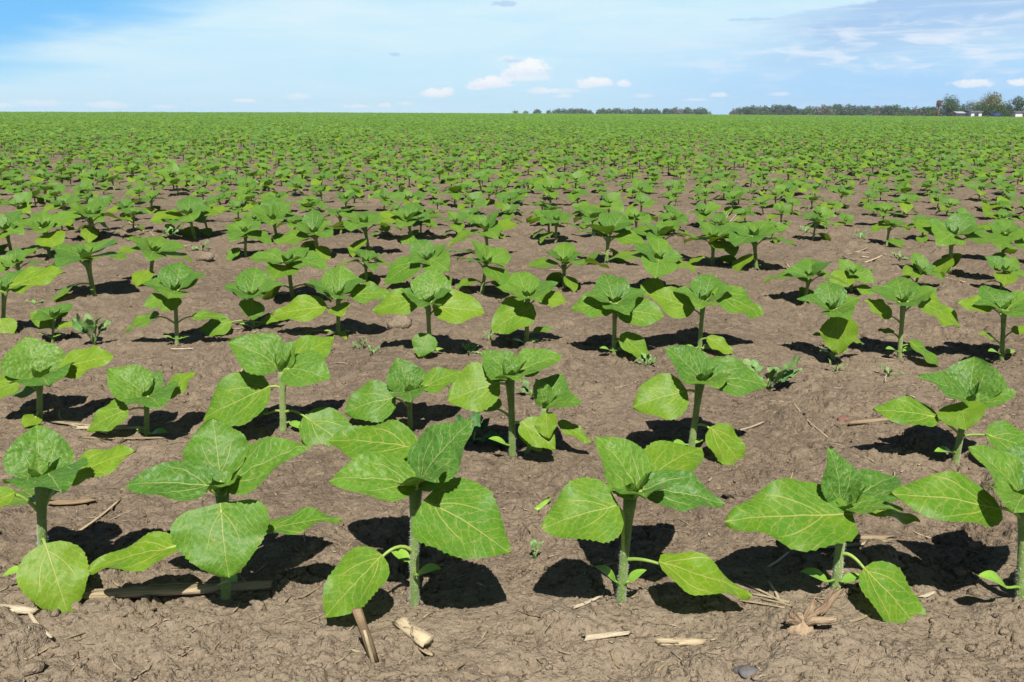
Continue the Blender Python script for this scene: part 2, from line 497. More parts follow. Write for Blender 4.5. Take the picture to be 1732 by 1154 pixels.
def hero(base_px, top_px, leaves, label, seed, r0=0.0068, detail=(34, 17), seeds=(), hairs=0, budsize=0.05, group='sunflower seedlings in the field'):
    """leaves: (kind, attach 0..1, (bx,by,toward), (tx,ty,toward), width ratio, face angle, opts)"""
    rng = random.Random(seed)
    g = ground(*base_px)
    root = empty('sunflower_seedling', g, label, 'seedling', group)
    top = at_plane(top_px[0], top_px[1], g.y) - g
    foot = Vector((0, 0, -0.012))
    sm = MB()
    P, rr = stem_into(sm, [foot, foot.lerp(top, 0.5) + Vector((rng.uniform(-.004, .004), 0, 0)), top], r0, r0 * 0.82, 10, hairs, rng, 1.7)
    link('stem', sm.mesh('stem', [M['stem'], M['hair']]), root)

    def on_stem(f):
        i = min(int(f * 9), 8); return P[i].lerp(P[i + 1], f * 9 - i)
    for lf in leaves:
        kind, att, bp, tp, wr, face = lf[:6]
        if detail[0] < 30:
            wr *= 1.16
            face += 12 if kind == 'L' else 6
        o = lf[6] if len(lf) > 6 else {}
        B = at_plane(bp[0], bp[1], g.y - bp[2]) - g
        T = at_plane(tp[0], tp[1], g.y - tp[2]) - g
        f = T - B; L = f.length; f.normalize()
        n0 = Vector((0, 0, 1)); n0 = n0 - f * n0.dot(f)
        n0 = n0.normalized() if n0.length > 1e-3 else Vector((0, -1, 0))
        toc = (CAM - (B + g)).normalized(); toc = (toc - f * toc.dot(f)).normalized()
        a = R(face)
        # turn the blade from facing the sky towards facing the viewer
        ang = n0.angle(toc) if n0.length and toc.length else 0
        if ang > 1e-3:
            ax = n0.cross(toc).normalized()
            nr = Matrix.Rotation(a, 3, ax) @ n0
        else: nr = n0
        mb = MB()
        up = kind == 'U'
        opt = dict(lobe=0.06 if up else 0.17, fold=0.16 if up else 0.06, curl=0.07 if up else 0.05, wave=0.035 if up else 0.055, pucker=0.022 if up else 0.010, serr=0.03)
        if not up: opt['blunt'] = 0.72
        if opt.get('lobe') and o.get('lobe', 0) >= .2: opt.update(sharp=.47, lobw=1.15)
        if 'lobe' in o and o['lobe'] >= .2: o = dict(o, lobe=o['lobe'] * 1.55)
        opt.update({k: v for k, v in o.items() if k in ('lobe', 'fold', 'curl', 'wave', 'pucker', 'serr', 'sharp', 'cup', 'blunt')})
        leaf_into(mb, B, f, nr, L, L * wr, rng, detail[0], detail[1], **opt)
        lo = link('leaf', mb.mesh('leaf', [M['top'] if up else M['low']]), root)
        pm = MB()
        s0 = on_stem(att)
        pr = r0 * (0.55 if up else 0.34)
        petiole_into(pm, s0, B + f * L * 0.03 - nr * 0.0012, f, pr * 1.25, pr * 0.75, 0, 7, 9, o.get('rise', 0.22))
        link('petiole', pm.mesh('petiole', [M['petiole']]), lo)
    for (bp, tp) in seeds:
        B = at_plane(bp[0], bp[1], g.y - bp[2]) - g; T = at_plane(tp[0], tp[1], g.y - tp[2]) - g
        f = T - B; L = f.length
        mb = MB()
        leaf_into(mb, B, f, Vector((0, -0.3, 1)), L, L * 0.5, rng, 10, 7, 0.0, 0.15, 0.1, 0.0, 0.0, 0.0, 0.75)
        petiole_into(mb, Vector((0, 0, max(0.008, B.z * 0.6))), B + f * 0.06, f, 0.0022, 0.0018, 0, 6, 6, 0.2)
        link('seed_leaf', mb.mesh('seed_leaf', [M['seedleaf']]), root)
    if budsize: link('bud', bud_mesh(top - Vector((0, 0, 0.004)), rng, budsize), root)
    return root


G1 = 'sunflower seedlings of the front row'
G2 = 'sunflower seedlings of the second row'
G3 = 'sunflower seedlings of the third row'
HR = 900
# ---- front row
hero((76, 992), (70, 815), [
    ('L', .45, (80, 933, .035), (117, 1045, .075), .92, 12, dict(lobe=.12, rise=.4)),
    ('L', .72, (124, 802, -.015), (231, 764, -.03), .66, 26, dict(lobe=.1)),
    ('U', .97, (68, 806, -.008), (62, 718, -.055), 1.12, 6, dict(cup=.1)),
    ('U', .97, (76, 806, .010), (104, 834, .105), .86, 4),
    ('L', .70, (14, 838, .02), (-52, 872, .04), .8, 24),
    ('U', .97, (66, 808, -.005), (20, 790, -.01), .8, 20),
    ('L', .68, (60, 848, -.04), (40, 832, -.12), .7, 0),
], 'front-row sunflower seedling nearest the left edge, one yellow-green leaf hanging to the soil', 1, hairs=HR,
    seeds=[((40, 962, .02), (3, 976, .03))], group=G1)
hero((380, 1006), (376, 838), [
    ('L', .84, (374, 866, .040), (388, 978, .082), 1.46, 14, dict(lobe=.14, curl=.08, blunt=.62, sharp=.47)),
    ('U', .97, (350, 824, .010), (210, 822, .020), .70, 22),
    ('U', .97, (392, 818, .008), (523, 754, .000), .72, 26),
    ('L', .97, (372, 800, -.030), (360, 708, -.075), 1.15, 4, dict(lobe=.1)),
    ('L', .55, (284, 926, .030), (149, 966, .050), .62, 12, dict(rise=.1)),
    ('L', .52, (462, 894, .010), (578, 878, .000), .52, 10, dict(rise=.1)),
    ('U', .98, (376, 826, .01), (388, 822, .060), .8, 10),
], 'second front-row seedling from the left, heart-shaped leaf facing out over a broken stalk', 2, hairs=HR,
    seeds=[((376, 990, .02), (402, 985, .06))], budsize=.065, group=G1)
hero((701, 1009), (703, 826), [
    ('L', .78, (734, 856, .045), (864, 936, .075), 1.06, 26, dict(lobe=.13, curl=.06, wave=.05, sharp=.48)),
    ('L', .48, (642, 945, .035), (549, 1046, .070), .80, 26, dict(lobe=.06, rise=.45)),
    ('U', .97, (690, 818, .012), (556, 814, .030), .84, 24, dict(lobe=.12)),
    ('U', .97, (714, 812, .000), (801, 711, -.020), .92, 24, dict(lobe=.1)),
    ('U', .97, (704, 820, .012), (742, 812, .085), .75, 6),
    ('L', .90, (686, 756, -.060), (556, 744, -.090), .72, 24, dict(lobe=.14)),
    ('U', .97, (708, 800, -.03), (745, 726, -.07), .9, 6),
], 'front-row seedling with a leaning brown splinter by its low left leaf', 3, hairs=HR,
    seeds=[((706, 972, .02), (747, 962, .035)), ((692, 950, -.01), (660, 930, -.03))], group=G1)
hero((1050, 1014), (1066, 842), [
    ('L', .50, (1030, 858, .050), (916, 894, .062), 1.10, 32, dict(lobe=.14, curl=.06, sharp=.48)),
    ('L', .46, (1122, 955, .030), (1270, 1010, .040), .56, 14, dict(lobe=.06, rise=.12)),
    ('U', .97, (1080, 832, -.005), (1008, 738, -.040), .98, 16),
    ('U', .97, (1094, 830, .008), (1226, 852, .020), .72, 22),
    ('U', .97, (1076, 836, .014), (1092, 846, .100), .80, 4),
    ('L', .94, (1100, 806, -.040), (1188, 758, -.085), .95, 12),
], 'front-row seedling whose cupped leaf turns left, narrow low leaf spread right', 4, hairs=HR,
    seeds=[((1042, 984, .01), (1006, 958, .02)), ((1062, 984, .01), (1094, 964, .01))], group=G1)
hero((1412, 1008), (1426, 868), [
    ('L', .90, (1392, 872, .020), (1226, 884, .030), .84, 28, dict(lobe=.2)),
    ('U', .98, (1420, 850, -.008), (1402, 757, -.030), .86, 8),
    ('U', .98, (1436, 860, .016), (1528, 864, .045), .74, 2),
    ('U', .97, (1440, 850, -.030), (1516, 806, -.080), .85, 6),
    ('L', .92, (1468, 862, -.01), (1556, 884, -.01), .55, 10),
    ('U', .97, (1412, 858, -.02), (1366, 816, -.05), .8, 10),
    ('L', .50, (1467, 967, .030), (1567, 1085, .070), .72, 26, dict(lobe=.06, rise=.45)),
], 'front-row seedling behind the dry root stub, leaf drooping to the soil at right', 5, hairs=HR,
    seeds=[((1400, 984, .015), (1354, 966, .02)), ((1424, 984, .01), (1462, 974, .01))], group=G1)
hero((1726, 1021), (1732, 846), [
    ('L', .82, (1668, 858, .020), (1504, 836, .020), .62, 30, dict(lobe=.16)),
    ('U', .97, (1724, 838, -.005), (1638, 756, -.030), .9, 22),
    ('U', .97, (1744, 838, .0), (1840, 786, -.02), .8, 20),
    ('U', .97, (1732, 842, .012), (1716, 866, .095), .85, 4),
    ('U', .97, (1736, 830, -.03), (1770, 740, -.08), .95, 4),
    ('L', .55, (1790, 920, .03), (1880, 990, .05), .8, 15),
], 'front-row seedling cut by the right edge, leaf reaching left over its neighbour', 6, hairs=HR,
    seeds=[((1702, 994, .02), (1654, 974, .03))], group=G1)
# ---- second row
D2 = (22, 11)
H2 = 350
hero((67, 715), (67, 640), [
    ('U', .97, (65, 636, -.01), (44, 570, -.05), 1.15, 6),
    ('U', .97, (68, 640, .01), (84, 655, .11), .9, 4),
    ('L', .88, (112, 622, -.01), (195, 603, -.02), .66, 22),
    ('L', .70, (26, 648, .02), (-22, 664, .03), 1.0, 26),
    ('L', .45, (58, 660, -.04), (20, 668, -.06), .7, 10),
    ('L', .30, (60, 706, .02), (40, 724, .06), .8, 10),
], 'second-row seedling at the left edge, leaf stretched right, in front of a chewed weed', 11, 0.0068, D2, hairs=H2, group=G2)
hero((248, 743), (248, 672), [
    ('U', .97, (243, 666, 0), (182, 624, -.01), .9, 26),
    ('U', .97, (250, 670, .01), (272, 690, .09), .95, 6),
    ('L', .92, (287, 664, -.01), (329, 630, -.03), .75, 16),
    ('U', .97, (250, 664, -.02), (272, 628, -.06), .8, 10),
    ('L', .72, (213, 695, .02), (146, 728, .035), .66, 26, dict(lobe=.08)),
    ('U', .97, (244, 664, -.02), (226, 620, -.06), .9, 4),
], 'small second-row seedling standing behind the heap of straw', 12, 0.0057, D2, hairs=H2,
    seeds=[((256, 734, .01), (284, 732, .02)), ((242, 732, .0), (230, 726, .0))], group=G2, budsize=.04)
hero((480, 739), (478, 628), [
    ('U', .97, (468, 618, 0), (386, 578, -.005), .86, 30),
    ('U', .97, (488, 624, .01), (560, 642, .045), .92, 24),
    ('U', .97, (476, 624, -.005), (500, 576, -.03), .8, 12),
    ('L', .93, (498, 612, -.04), (566, 570, -.09), .8, 10),
    ('L', .72, (443, 660, .02), (343, 710, .035), .82, 30, dict(lobe=.14, rise=.35)),
    ('L', .34, (527, 713, .025), (606, 772, .055), .72, 24, dict(rise=.35)),
    ('L', .36, (446, 700, -.03), (424, 692, -.06), .6, 6),
], 'tall second-row seedling above the second front-row plant, long bare lower stem', 13, 0.0071, D2, hairs=H2,
    seeds=[((490, 714, 0), (514, 728, .02))], group=G2)
hero((694, 719), (694, 664), [
    ('U', .97, (690, 660, -.01), (672, 605, -.04), .98, 8),
    ('U', .97, (692, 664, .01), (696, 680, .085), .9, 4),
    ('L', .9, (722, 652, -.01), (780, 628, -.03), .72, 16),
    ('L', .62, (660, 674, .02), (582, 697, .03), .85, 32, dict(lobe=.12)),
    ('U', .97, (698, 658, -.02), (716, 624, -.06), .8, 4),
], 'second-row seedling half hidden behind the splinter plant, leaf held out left', 14, 0.0057, D2, hairs=H2, group=G2, budsize=.04)
hero((866, 768), (862, 640), [
    ('U', .97, (862, 636, -.005), (816, 594, -.03), .98, 20),
    ('U', .95, (878, 628, -.02), (952, 602, -.04), .78, 14),
    ('U', .97, (866, 640, .012), (880, 644, .110), .85, 2),
    ('L', .90, (832, 651, .02), (757, 678, .03), .98, 34, dict(lobe=.18)),
    ('L', .46, (890, 720, .025), (940, 760, .05), .72, 22, dict(rise=.2)),
    ('L', .50, (838, 690, -.03), (806, 676, -.07), .7, 6),
], 'tallest second-row seedling, crowded by a smaller seedling at its right', 15, 0.0071, D2, hairs=H2,
    seeds=[((856, 752, .01), (826, 742, .02))], group=G2)
hero((886, 762), (924, 688), [
    ('U', .97, (926, 680, -.02), (950, 632, -.06), 1.0, 6),
    ('U', .97, (930, 684, .01), (986, 684, .05), .72, 12),
    ('U', .97, (920, 684, 0), (906, 640, -.01), .8, 16),
    ('L', .6, (924, 704, .04), (928, 742, .07), .85, 16),
    ('L', .5, (952, 718, .0), (1000, 750, .02), .45, 12),
    ('L', .4, (886, 726, .03), (916, 764, .06), .6, 20),
], 'smaller leaning seedling squeezed against the tallest second-row seedling', 16, 0.0050, D2, hairs=120, group=G2, budsize=.035)
hero((1168, 762), (1184, 648), [
    ('U', .97, (1184, 640, 0), (1126, 588, -.02), .9, 26),
    ('U', .95, (1206, 642, .0), (1298, 652, .0), .82, 24, dict(lobe=.12)),
    ('U', .97, (1190, 646, .012), (1216, 656, .100), .9, 4),
    ('L', .86, (1148, 664, .02), (1070, 688, .03), .92, 30, dict(lobe=.18)),
    ('L', .42, (1204, 727, .02), (1261, 800, .045), .66, 20, dict(lobe=.06, rise=.3)),
    ('U', .97, (1192, 638, -.02), (1222, 604, -.06), .8, 4),
], 'second-row seedling below the chewed weed, long low leaf drooping right', 17, 0.0071, D2, hairs=H2,
    seeds=[((1160, 752, .0), (1128, 752, .01)), ((1172, 750, 0), (1190, 744, -.01))], group=G2)
hero((1616, 782), (1636, 684), [
    ('U', .97, (1640, 676, -.01), (1648, 603, -.06), 1.1, 4),
    ('U', .97, (1634, 676, 0), (1552, 636, 0), .66, 18),
    ('U', .97, (1646, 680, .005), (1720, 664, .015), .78, 20),
    ('L', .72, (1628, 694, .03), (1634, 728, .065), 1.6, 12, dict(lobe=.28)),
    ('L', .52, (1572, 703, .01), (1475, 694, .01), .56, 20, dict(rise=.08)),
    ('L', .50, (1680, 738, .02), (1760, 770, .04), .8, 22, dict(rise=.08)),
], 'second-row seedling at right with a pale stalk lying under its low left leaf', 18, 0.0066, D2, hairs=H2,
    seeds=[((1610, 764, .01), (1580, 764, .02))], group=G2)
# ---- third row
D3 = (16, 9)


def third(base, top, tall, low, label, seed, r0=.0066, group=G3):
    """rosette of four generic leaves plus the low leaves given by pixel"""
    g = ground(*base)
    rng = random.Random(seed)
    z = project(g)[2]
    L = tall * z / FPX
    lv = []
    cx, cy = top
    a0 = rng.uniform(-.35, .35)
    l = tall
    for az, el, sc in ((1.57 + a0 * 2, rng.uniform(.45, .8), rng.uniform(.85, 1.02)), (-1.5 + a0 * 2, rng.uniform(-.12, .12), rng.uniform(.75, .92)),
                       (a0 + .1, rng.uniform(.2, .55), rng.uniform(.62, .85)), (a0 + 3.1, rng.uniform(.2, .55), rng.uniform(.62, .85))):
        dx = math.cos(az) * math.cos(el); dy = math.sin(az) * math.cos(el); dz = math.sin(el)
        # bases sit just off the stem tip, tips one blade length out
        P0 = g + (at_plane(cx, cy, g.y) - g) + Vector((dx, dy, dz * .5)) * L * .12
        P1 = P0 + Vector((dx, dy, dz)) * L * sc
        p0 = project(P0); p1 = project(P1)
        lv.append(('U', .97, (p0[0], p0[1], g.y - P0.y), (p1[0], p1[1], g.y - P1.y), rng.uniform(.78, .95), 8))
    for (b, t, w, face) in low:
        lv.append(('L', max(.25, min(.9, (base[1] - b[1]) / max(20, base[1] - top[1]) * .8)), b, t, w, face))
    sd = [((base[0] - 6, base[1] - 8, .01), (base[0] - 24, base[1] - 12, .03)), ((base[0] + 6, base[1] - 8, .01), (base[0] + 22, base[1] - 12, -.01))]
    return hero(base, top, lv, label, seed, r0, D3, sd, 60, .04, group)


third((5, 562), (8, 492), 62, [((30, 480, 0), (112, 462, -.02), .6, 20), ((2, 545, .02), (14, 580, .06), .9, 12)],
      'third-row seedling cut by the left edge, one long leaf pointing right', 31)
third((88, 577), (92, 538), 40, [((100, 552, .01), (128, 548, .0), .6, 16), ((80, 550, 0), (52, 528, -.02), .7, 10)],
      'stunted third-row seedling standing just left of a pale chewed weed', 32, .004)
third((299, 581), (296, 492), 62, [((275, 505, .02), (244, 520, .05), .9, 20), ((262, 536, .01), (210, 560, .01), .5, 16), ((333, 535, 0), (382, 538, -.01), .5, 12), ((300, 508, .03), (272, 528, .07), .8, 12)],
      'third-row seedling with level leaf stalks, right of the pale chewed weed', 33)
third((428, 560), (424, 500), 62, [((426, 512, .03), (426, 542, .07), 1.1, 12), ((384, 547, .02), (338, 562, .04), .8, 28), ((446, 545, 0), (480, 535, -.03), .6, 10)],
      'third-row seedling with a round low leaf at its left above the tall second-row plant', 34)
third((572, 572), (572, 500), 62, [((540, 520, .01), (461, 536, .01), .6, 26), ((602, 498, 0), (660, 496, -.01), .7, 22), ((572, 518, .03), (580, 534, .09), .9, 10), ((574, 566, .02), (578, 592, .06), .8, 16)],
      'third-row seedling with two wide level leaves spread far left and right', 35)
third((728, 602), (724, 512), 64, [((700, 508, 0), (630, 526, .0), .7, 26), ((744, 520, .01), (820, 530, .015), .8, 28), ((722, 570, .03), (708, 604, .06), 1.0, 18)],
      'third-row seedling with a round leaf low in front, right of a big soil clod', 36)
third((890, 587), (892, 502), 66, [((892, 522, .02), (832, 562, .05), .85, 24), ((916, 504, 0), (960, 512, .01), .8, 20), ((906, 560, 0), (936, 556, 0), .5, 10)],
      'third-row seedling with a big leaf hanging at left, straight above the tallest second-row plant', 37)
third((1038, 601), (1040, 512), 66, [((1030, 516, 0), (966, 522, .0), .8, 24), ((1054, 526, .01), (1124, 536, .015), .8, 30), ((1056, 572, .02), (1098, 610, .04), .7, 22)],
      'third-row seedling left of the wide bare gap, low leaf aimed right', 38)
third((1183, 598), (1190, 508), 68, [((1164, 520, 0), (1098, 498, -.02), .8, 24), ((1218, 500, 0), (1292, 534, 0), .7, 22), ((1202, 574, .02), (1240, 600, .04), .6, 22)],
      'third-row seedling directly behind the second-row plant with the long drooping leaf', 39)
third((1410, 606), (1408, 524), 66, [((1418, 544, .04), (1418, 600, .08), .95, 14), ((1440, 575, .01), (1462, 582, .0), .5, 10), ((1396, 568, 0), (1374, 566, 0), .5, 10)],
      'third-row seedling right of the bare gap with a pointed leaf hanging in front', 40)
third((1522, 602), (1528, 512), 68, [((1502, 532, 0), (1462, 508, -.02), .75, 18), ((1556, 512, 0), (1626, 552, 0), .7, 20), ((1545, 584, .02), (1590, 622, .03), .5, 18), ((1508, 562, -.02), (1484, 558, -.05), .6, 6)],
      'third-row seedling behind the pale stalk, narrow low leaf lying right', 41)
third((1695, 606), (1698, 524), 66, [((1670, 520, 0), (1618, 514, -.02), .7, 18), ((1716, 560, .0), (1750, 556, 0), .6, 12), ((1682, 574, .0), (1656, 564, .02), .5, 12)],
      'third-row seedling nearest the right edge of the photo', 42)

# ------------------------------------------------------------------ generic seedlings
def generic_spec(rng):
    h = rng.uniform(0.082, 0.108)
    spec = []
    az = rng.uniform(0, 6.28)
    for pair, (att, pet, pel, L, pit, wr, kind) in enumerate((
            (.30, .044, .25, .082, -.62, .80, 'L'), (.74, .054, .66, .110, -.14, .94, 'L'), (.97, .022, .85, .100, .20, .96, 'U'), (.99, .012, .9, .086, .50, .98, 'U'))):
        for s in (0, 1):
            if pair == 0 and rng.random() < .18: continue
            a = az + pair * 1.571 + s * 3.1416 + rng.uniform(-.3, .3)
            q = rng.uniform(.82, 1.15)
            spec.append((att, a, pet * q, pel + rng.uniform(-.15, .15), L * q, pit + rng.uniform(-.28, .22), wr * rng.uniform(.9, 1.12), kind))
    return h, spec, az


def generic_parts(seed, nt, nu, sides):
    """list of (part name, MB, materials)"""
    rng = random.Random(seed)
    h, spec, az = generic_spec(rng)
    out = []
    sm = MB()
    lean = Vector((rng.uniform(-.008, .008), rng.uniform(-.008, .008), h))
    stem_into(sm, [Vector((0, 0, -.015)), lean * .5, lean], .0064, .0054, sides, 0, rng, 2.1)
    out.append(('stem', sm, [M['stem']]))
    for (att, a, pet, pel, L, pit, wr, kind) in spec:
        s0 = lean * att
        d = Vector((math.cos(a), math.sin(a), 0))
        b = s0 + d * pet * math.cos(pel) + Vector((0, 0, pet * math.sin(pel)))
        f = d * math.cos(pit) + Vector((0, 0, math.sin(pit)))
        side = Vector((-math.sin(a), math.cos(a), 0))
        n = (f.cross(side) * -1); n = n if n.z > 0 else -n
        n = n + side * rng.uniform(-.35, .35)
        if kind == 'U' or att > .5:       # the young leaves lean towards the sun
            tm = Matrix.Rotation(.30 if kind == 'U' else .22, 3, 'X'); f = tm @ f; n = tm @ n
            b = s0 + tm @ (b - s0)
        up = kind == 'U'
        mb = MB()
        leaf_into(mb, b, f, n, L, L * wr, rng, nt, nu, .07 if up else .16, .16 if up else .08, .06, .04, .014 if up else .006, .03)
        petiole_into(mb, s0, b + f * L * .03, f, .0044 if up else .0028, .0018, 1, max(4, sides - 3), 5, .15)
        out.append(('leaf', mb, [M['top'] if up else M['low'], M['petiole']]))
    for s in (0, 1):
        a = az + .8 + s * 3.14
        d = Vector((math.cos(a), math.sin(a), .1))
        mb = MB()
        leaf_into(mb, Vector((0, 0, .016)) + d * .012, d, Vector((0, 0, 1)), .022, .011, rng, max(4, nt // 2), 3, 0, .1, .08, 0, 0, 0, .75)
        out.append(('seed_leaf', mb, [M['seedleaf']]))
    bm = MB()
    for q in range(4):
        a = q * 1.57 + .5; el = 1.0
        f = Vector((math.cos(a) * math.cos(el), math.sin(a) * math.cos(el), math.sin(el)))
        leaf_into(bm, lean, f, Vector((-math.cos(a), -math.sin(a), .6)), .04, .024, rng, max(4, nt // 2), 3, 0, .4, -.05, .03, .02, .03)
    out.append(('bud', bm, [M['top']]))
    return out


def proto(seed, nt, nu, sides):
    return [(n, mb.mesh(n, mats)) for (n, mb, mats) in generic_parts(seed, nt, nu, sides)]


def merged(seed, nt, nu, sides, name):
    allm = [M['stem'], M['top'], M['low'], M['petiole'], M['seedleaf']]
    big = MB()
    for (n, mb, mats) in generic_parts(seed, nt, nu, sides):
        b = len(big.v)
        big.v += mb.v; big.uv += mb.uv
        big.f += [tuple(i + b for i in f) for f in mb.f]
        big.m += [allm.index(mats[i]) for i in mb.m]
    return big.mesh(name, allm)


PROTO_N = [proto(200 + i, 11, 8, 8) for i in range(20)]
PROTO_M = [proto(300 + i, 7, 5, 6) for i in range(20)]

ORD = ['', 'first', 'second', 'third', 'fourth', 'fifth', 'sixth', 'seventh', 'eighth', 'ninth', 'tenth', 'eleventh', 'twelfth', 'thirteenth', 'fourteenth', 'fifteenth',
       'sixteenth', 'seventeenth', 'eighteenth', 'nineteenth', 'twentieth']
ORD += ['twenty-' + w for w in ORD[1:10]] + ['thirtieth'] + ['thirty-' + w for w in ORD[1:10]] + ['fortieth'] + ['forty-' + w for w in ORD[1:10]]

rng = random.Random(99)
nprot = [0]


def copy_tree(src, parent=None):
    c = src.copy(); COL.objects.link(c)
    if parent: c.parent = parent
    return c


SRC = {}


def place(protos, key, loc, rot, sc, label, group, tilt=(0, 0)):
    root = SRC.get((id(protos), key))
    if root is None:
        root = empty('sunflower_seedling', loc)
        kids = [link(n, me, root) for (n, me) in protos[key]]
        SRC[(id(protos), key)] = (root, kids)
    else:
        kids = root[1]
        root = copy_tree(root[0])
        for kd in kids: copy_tree(kd, root)
    root.location = loc; root.rotation_euler = (tilt[0], tilt[1], rot); root.scale = (sc, sc, sc)
    return tag(root, label, 'seedling', group)


ROW4 = [(160, 506, 425), (255, 482, 420), (495, 506, 432), (620, 478, 430), (735, 484, 417), (815, 492, 430), (955, 482, 424), (1110, 492, 428),
        (1360, 512, 456), (1440, 498, 455), (1545, 492, 464), (1690, 500, 460), (40, 490, 455)]
ROW5 = [(85, 436, 366), (20, 430, 372), (155, 408, 352), (415, 436, 384), (540, 436, 380), (625, 432, 374), (697, 406, 340), (825, 432, 378), (940, 412, 370), (1025, 442, 378),
        (1120, 432, 378), (1205, 446, 386), (1280, 458, 392), (1500, 412, 372), (1605, 466, 388), (1695, 442, 388), (470, 410, 350), (330, 402, 352), (1560, 404, 370)]

rows = []            # (row number, [(pos, scale)])
for rn, tab in ((4, ROW4), (5, ROW5)):
    lst = []
    for (x, y, ty) in tab:
        g = ground(x, y); z = project(g)[2]
        hh = (y - ty) * z / FPX / .97
        lst.append((g, max(.8, min(1.4, hh / .128))))
    rows.append((rn, lst))
SLOPE = -0.075


def row_line(rn):
    return 4.35 + (rn - 5) * 0.61


off = []             # seedlings outside the frame or past the first 300: (pos, scale, near)
total = 6 + 8 + 12 + len(ROW4) + len(ROW5)
rn = 6
LASTY = 163
far_started = False
while True:
    y0 = row_line(rn)
    if y0 > LASTY + 12: break
    half = (y0 + 2.5) * 0.66 + 1.2
    x = -half + rng.uniform(0, .28)
    lst = []
    while x < half:
        x += rng.choice((.20, .22, .23, .25, .27)) * rng.uniform(.9, 1.12)
        if rng.random() < (.055 if rn < 9 else .03): continue
        gx, gy = x, y0 + SLOPE * x + rng.gauss(0, .045)
        # the bare patch right of the middle
        if rn <= 6 and .95 < gx / gy * 2.6 + .0 < 1.30: continue
        if math.hypot(gx, gy) > LASTY: continue
        lst.append((gx, gy))
    rows.append((rn, lst))
    rn += 1

used_total = 6 + 8 + 12
patch = lambda x, y: vnoise(np.array([x / 2.3]), np.array([y / 2.3]), 811)[0]
far_pts = []
for rn, lst in rows:
    items = []
    for it in lst:
        if rn <= 5:
            p, sc = it
        else:
            if rn > 30:
                far_pts.append(it); continue
            p = Vector((it[0], it[1], soil1(*it))); sc = rng.gauss(.85, .14) * (1 + .22 * patch(*it)); sc = max(.55, min(1.3, sc)) if rng.random() > .07 else rng.uniform(.45, .62)
        px, py, z = project(p)
        items.append((px, p, sc))
    if rn > 30: continue
    items.sort(key=lambda q: q[0])
    vis = [q for q in items if -3 < q[0] < 1735]
    for q in items:
        if q not in vis: off.append((q[1], q[2], True))
    if used_total + len(vis) <= 312:
        for i, (px, p, sc) in enumerate(vis):
            size = 'small' if sc < .86 else 'sturdy' if sc > 1.12 else 'green'
            n_l = i + 1; n_r = len(vis) - i
            side = f'{ORD[n_l]} from the left' if n_l <= n_r else f'{ORD[n_r]} from the right'
            place(PROTO_N if rn <= 7 else PROTO_M, rng.randrange(20), p, rng.gauss(0, .32), sc,
                  f'{size} sunflower seedling in the {ORD[rn]} row from the front, {side}', f'sunflower seedlings of the {ORD[rn]} row',
                  (rng.gauss(0, .10), rng.gauss(0, .10)))
        used_total += len(vis)
    else:
        for q in vis: off.append((q[1], q[2], True))
print('individual seedlings', used_total)

# ---- seedlings just outside the frame in rows one to three
for rn, y0 in ((1, 1.115), (2, 1.75), (3, 2.45), (4, 3.35), (5, 4.25)):
    for sgn in (-1, 1):
        x = y0 * .60 + .25
        while x < y0 * .66 + 2.2:
            gx, gy = sgn * x, y0 + SLOPE * sgn * x
            off.append((Vector((gx, gy, soil1(gx, gy))), rng.gauss(1, .12), True)); x += rng.uniform(.26, .34)

# ---- the rest of the field as one object
variants = bpy.data.collections.new('field_variants')
for i in range(6):
    variants.objects.link(bpy.data.objects.new(f'a_near_{i}', merged(400 + i, 7, 5, 6, 'near')))
for i in range(8):
    variants.objects.link(bpy.data.objects.new(f'b_far_{i}', merged(500 + i, 4, 4, 4, 'far')))
pts = [(p.x, p.y, p.z) for p, s, n in off]
scl = [s for p, s, n in off]; idx = [rng.randrange(6) for _ in off]
fa = np.array(far_pts)
fz = soil(fa[:, 0], fa[:, 1])
fs = np.clip(np.random.default_rng(5).normal(.87, .13, len(fa)) * (1 + .3 * vnoise(fa[:, 0] / 2.5, fa[:, 1] / 2.5, 811)), .6, 1.3)
pts = np.vstack([np.array(pts), np.column_stack([fa, fz])])
scl = np.concatenate([np.array(scl), fs])
idx = np.concatenate([np.array(idx), 6 + np.random.default_rng(6).integers(0, 8, len(fa))]).astype(np.int32)
rot = np.random.default_rng(8).normal(0, .35, len(pts))
print('field seedlings', len(pts))
pm = bpy.data.meshes.new('seedling_field')
pm.vertices.add(len(pts)); pm.vertices.foreach_set('co', pts.astype(np.float32).ravel())
a = pm.attributes.new('scl', 'FLOAT', 'POINT'); a.data.foreach_set('value', scl.astype(np.float32))
a = pm.attributes.new('rot', 'FLOAT_VECTOR', 'POINT')
a.data.foreach_set('vector', np.column_stack([np.random.default_rng(1).normal(0, .06, len(pts)), np.random.default_rng(2).normal(0, .06, len(pts)), rot]).astype(np.float32).ravel())
a = pm.attributes.new('idx', 'INT', 'POINT'); a.data.foreach_set('value', idx)
pm.update()
fo = link('sunflower_field', pm)
tag(fo, 'countless green sunflower seedlings filling the field to the horizon', None, None, 'stuff')
ng = bpy.data.node_groups.new('scatter', 'GeometryNodeTree')
ng.interface.new_socket('Geometry', in_out='INPUT', socket_type='NodeSocketGeometry')
ng.interface.new_socket('Geometry', in_out='OUTPUT', socket_type='NodeSocketGeometry')
gi = ng.nodes.new('NodeGroupInput'); go = ng.nodes.new('NodeGroupOutput')
ci = ng.nodes.new('GeometryNodeCollectionInfo'); ci.inputs['Collection'].default_value = variants
ci.inputs['Separate Children'].default_value = True; ci.inputs['Reset Children'].default_value = True
ip = ng.nodes.new('GeometryNodeInstanceOnPoints'); ip.inputs['Pick Instance'].default_value = True


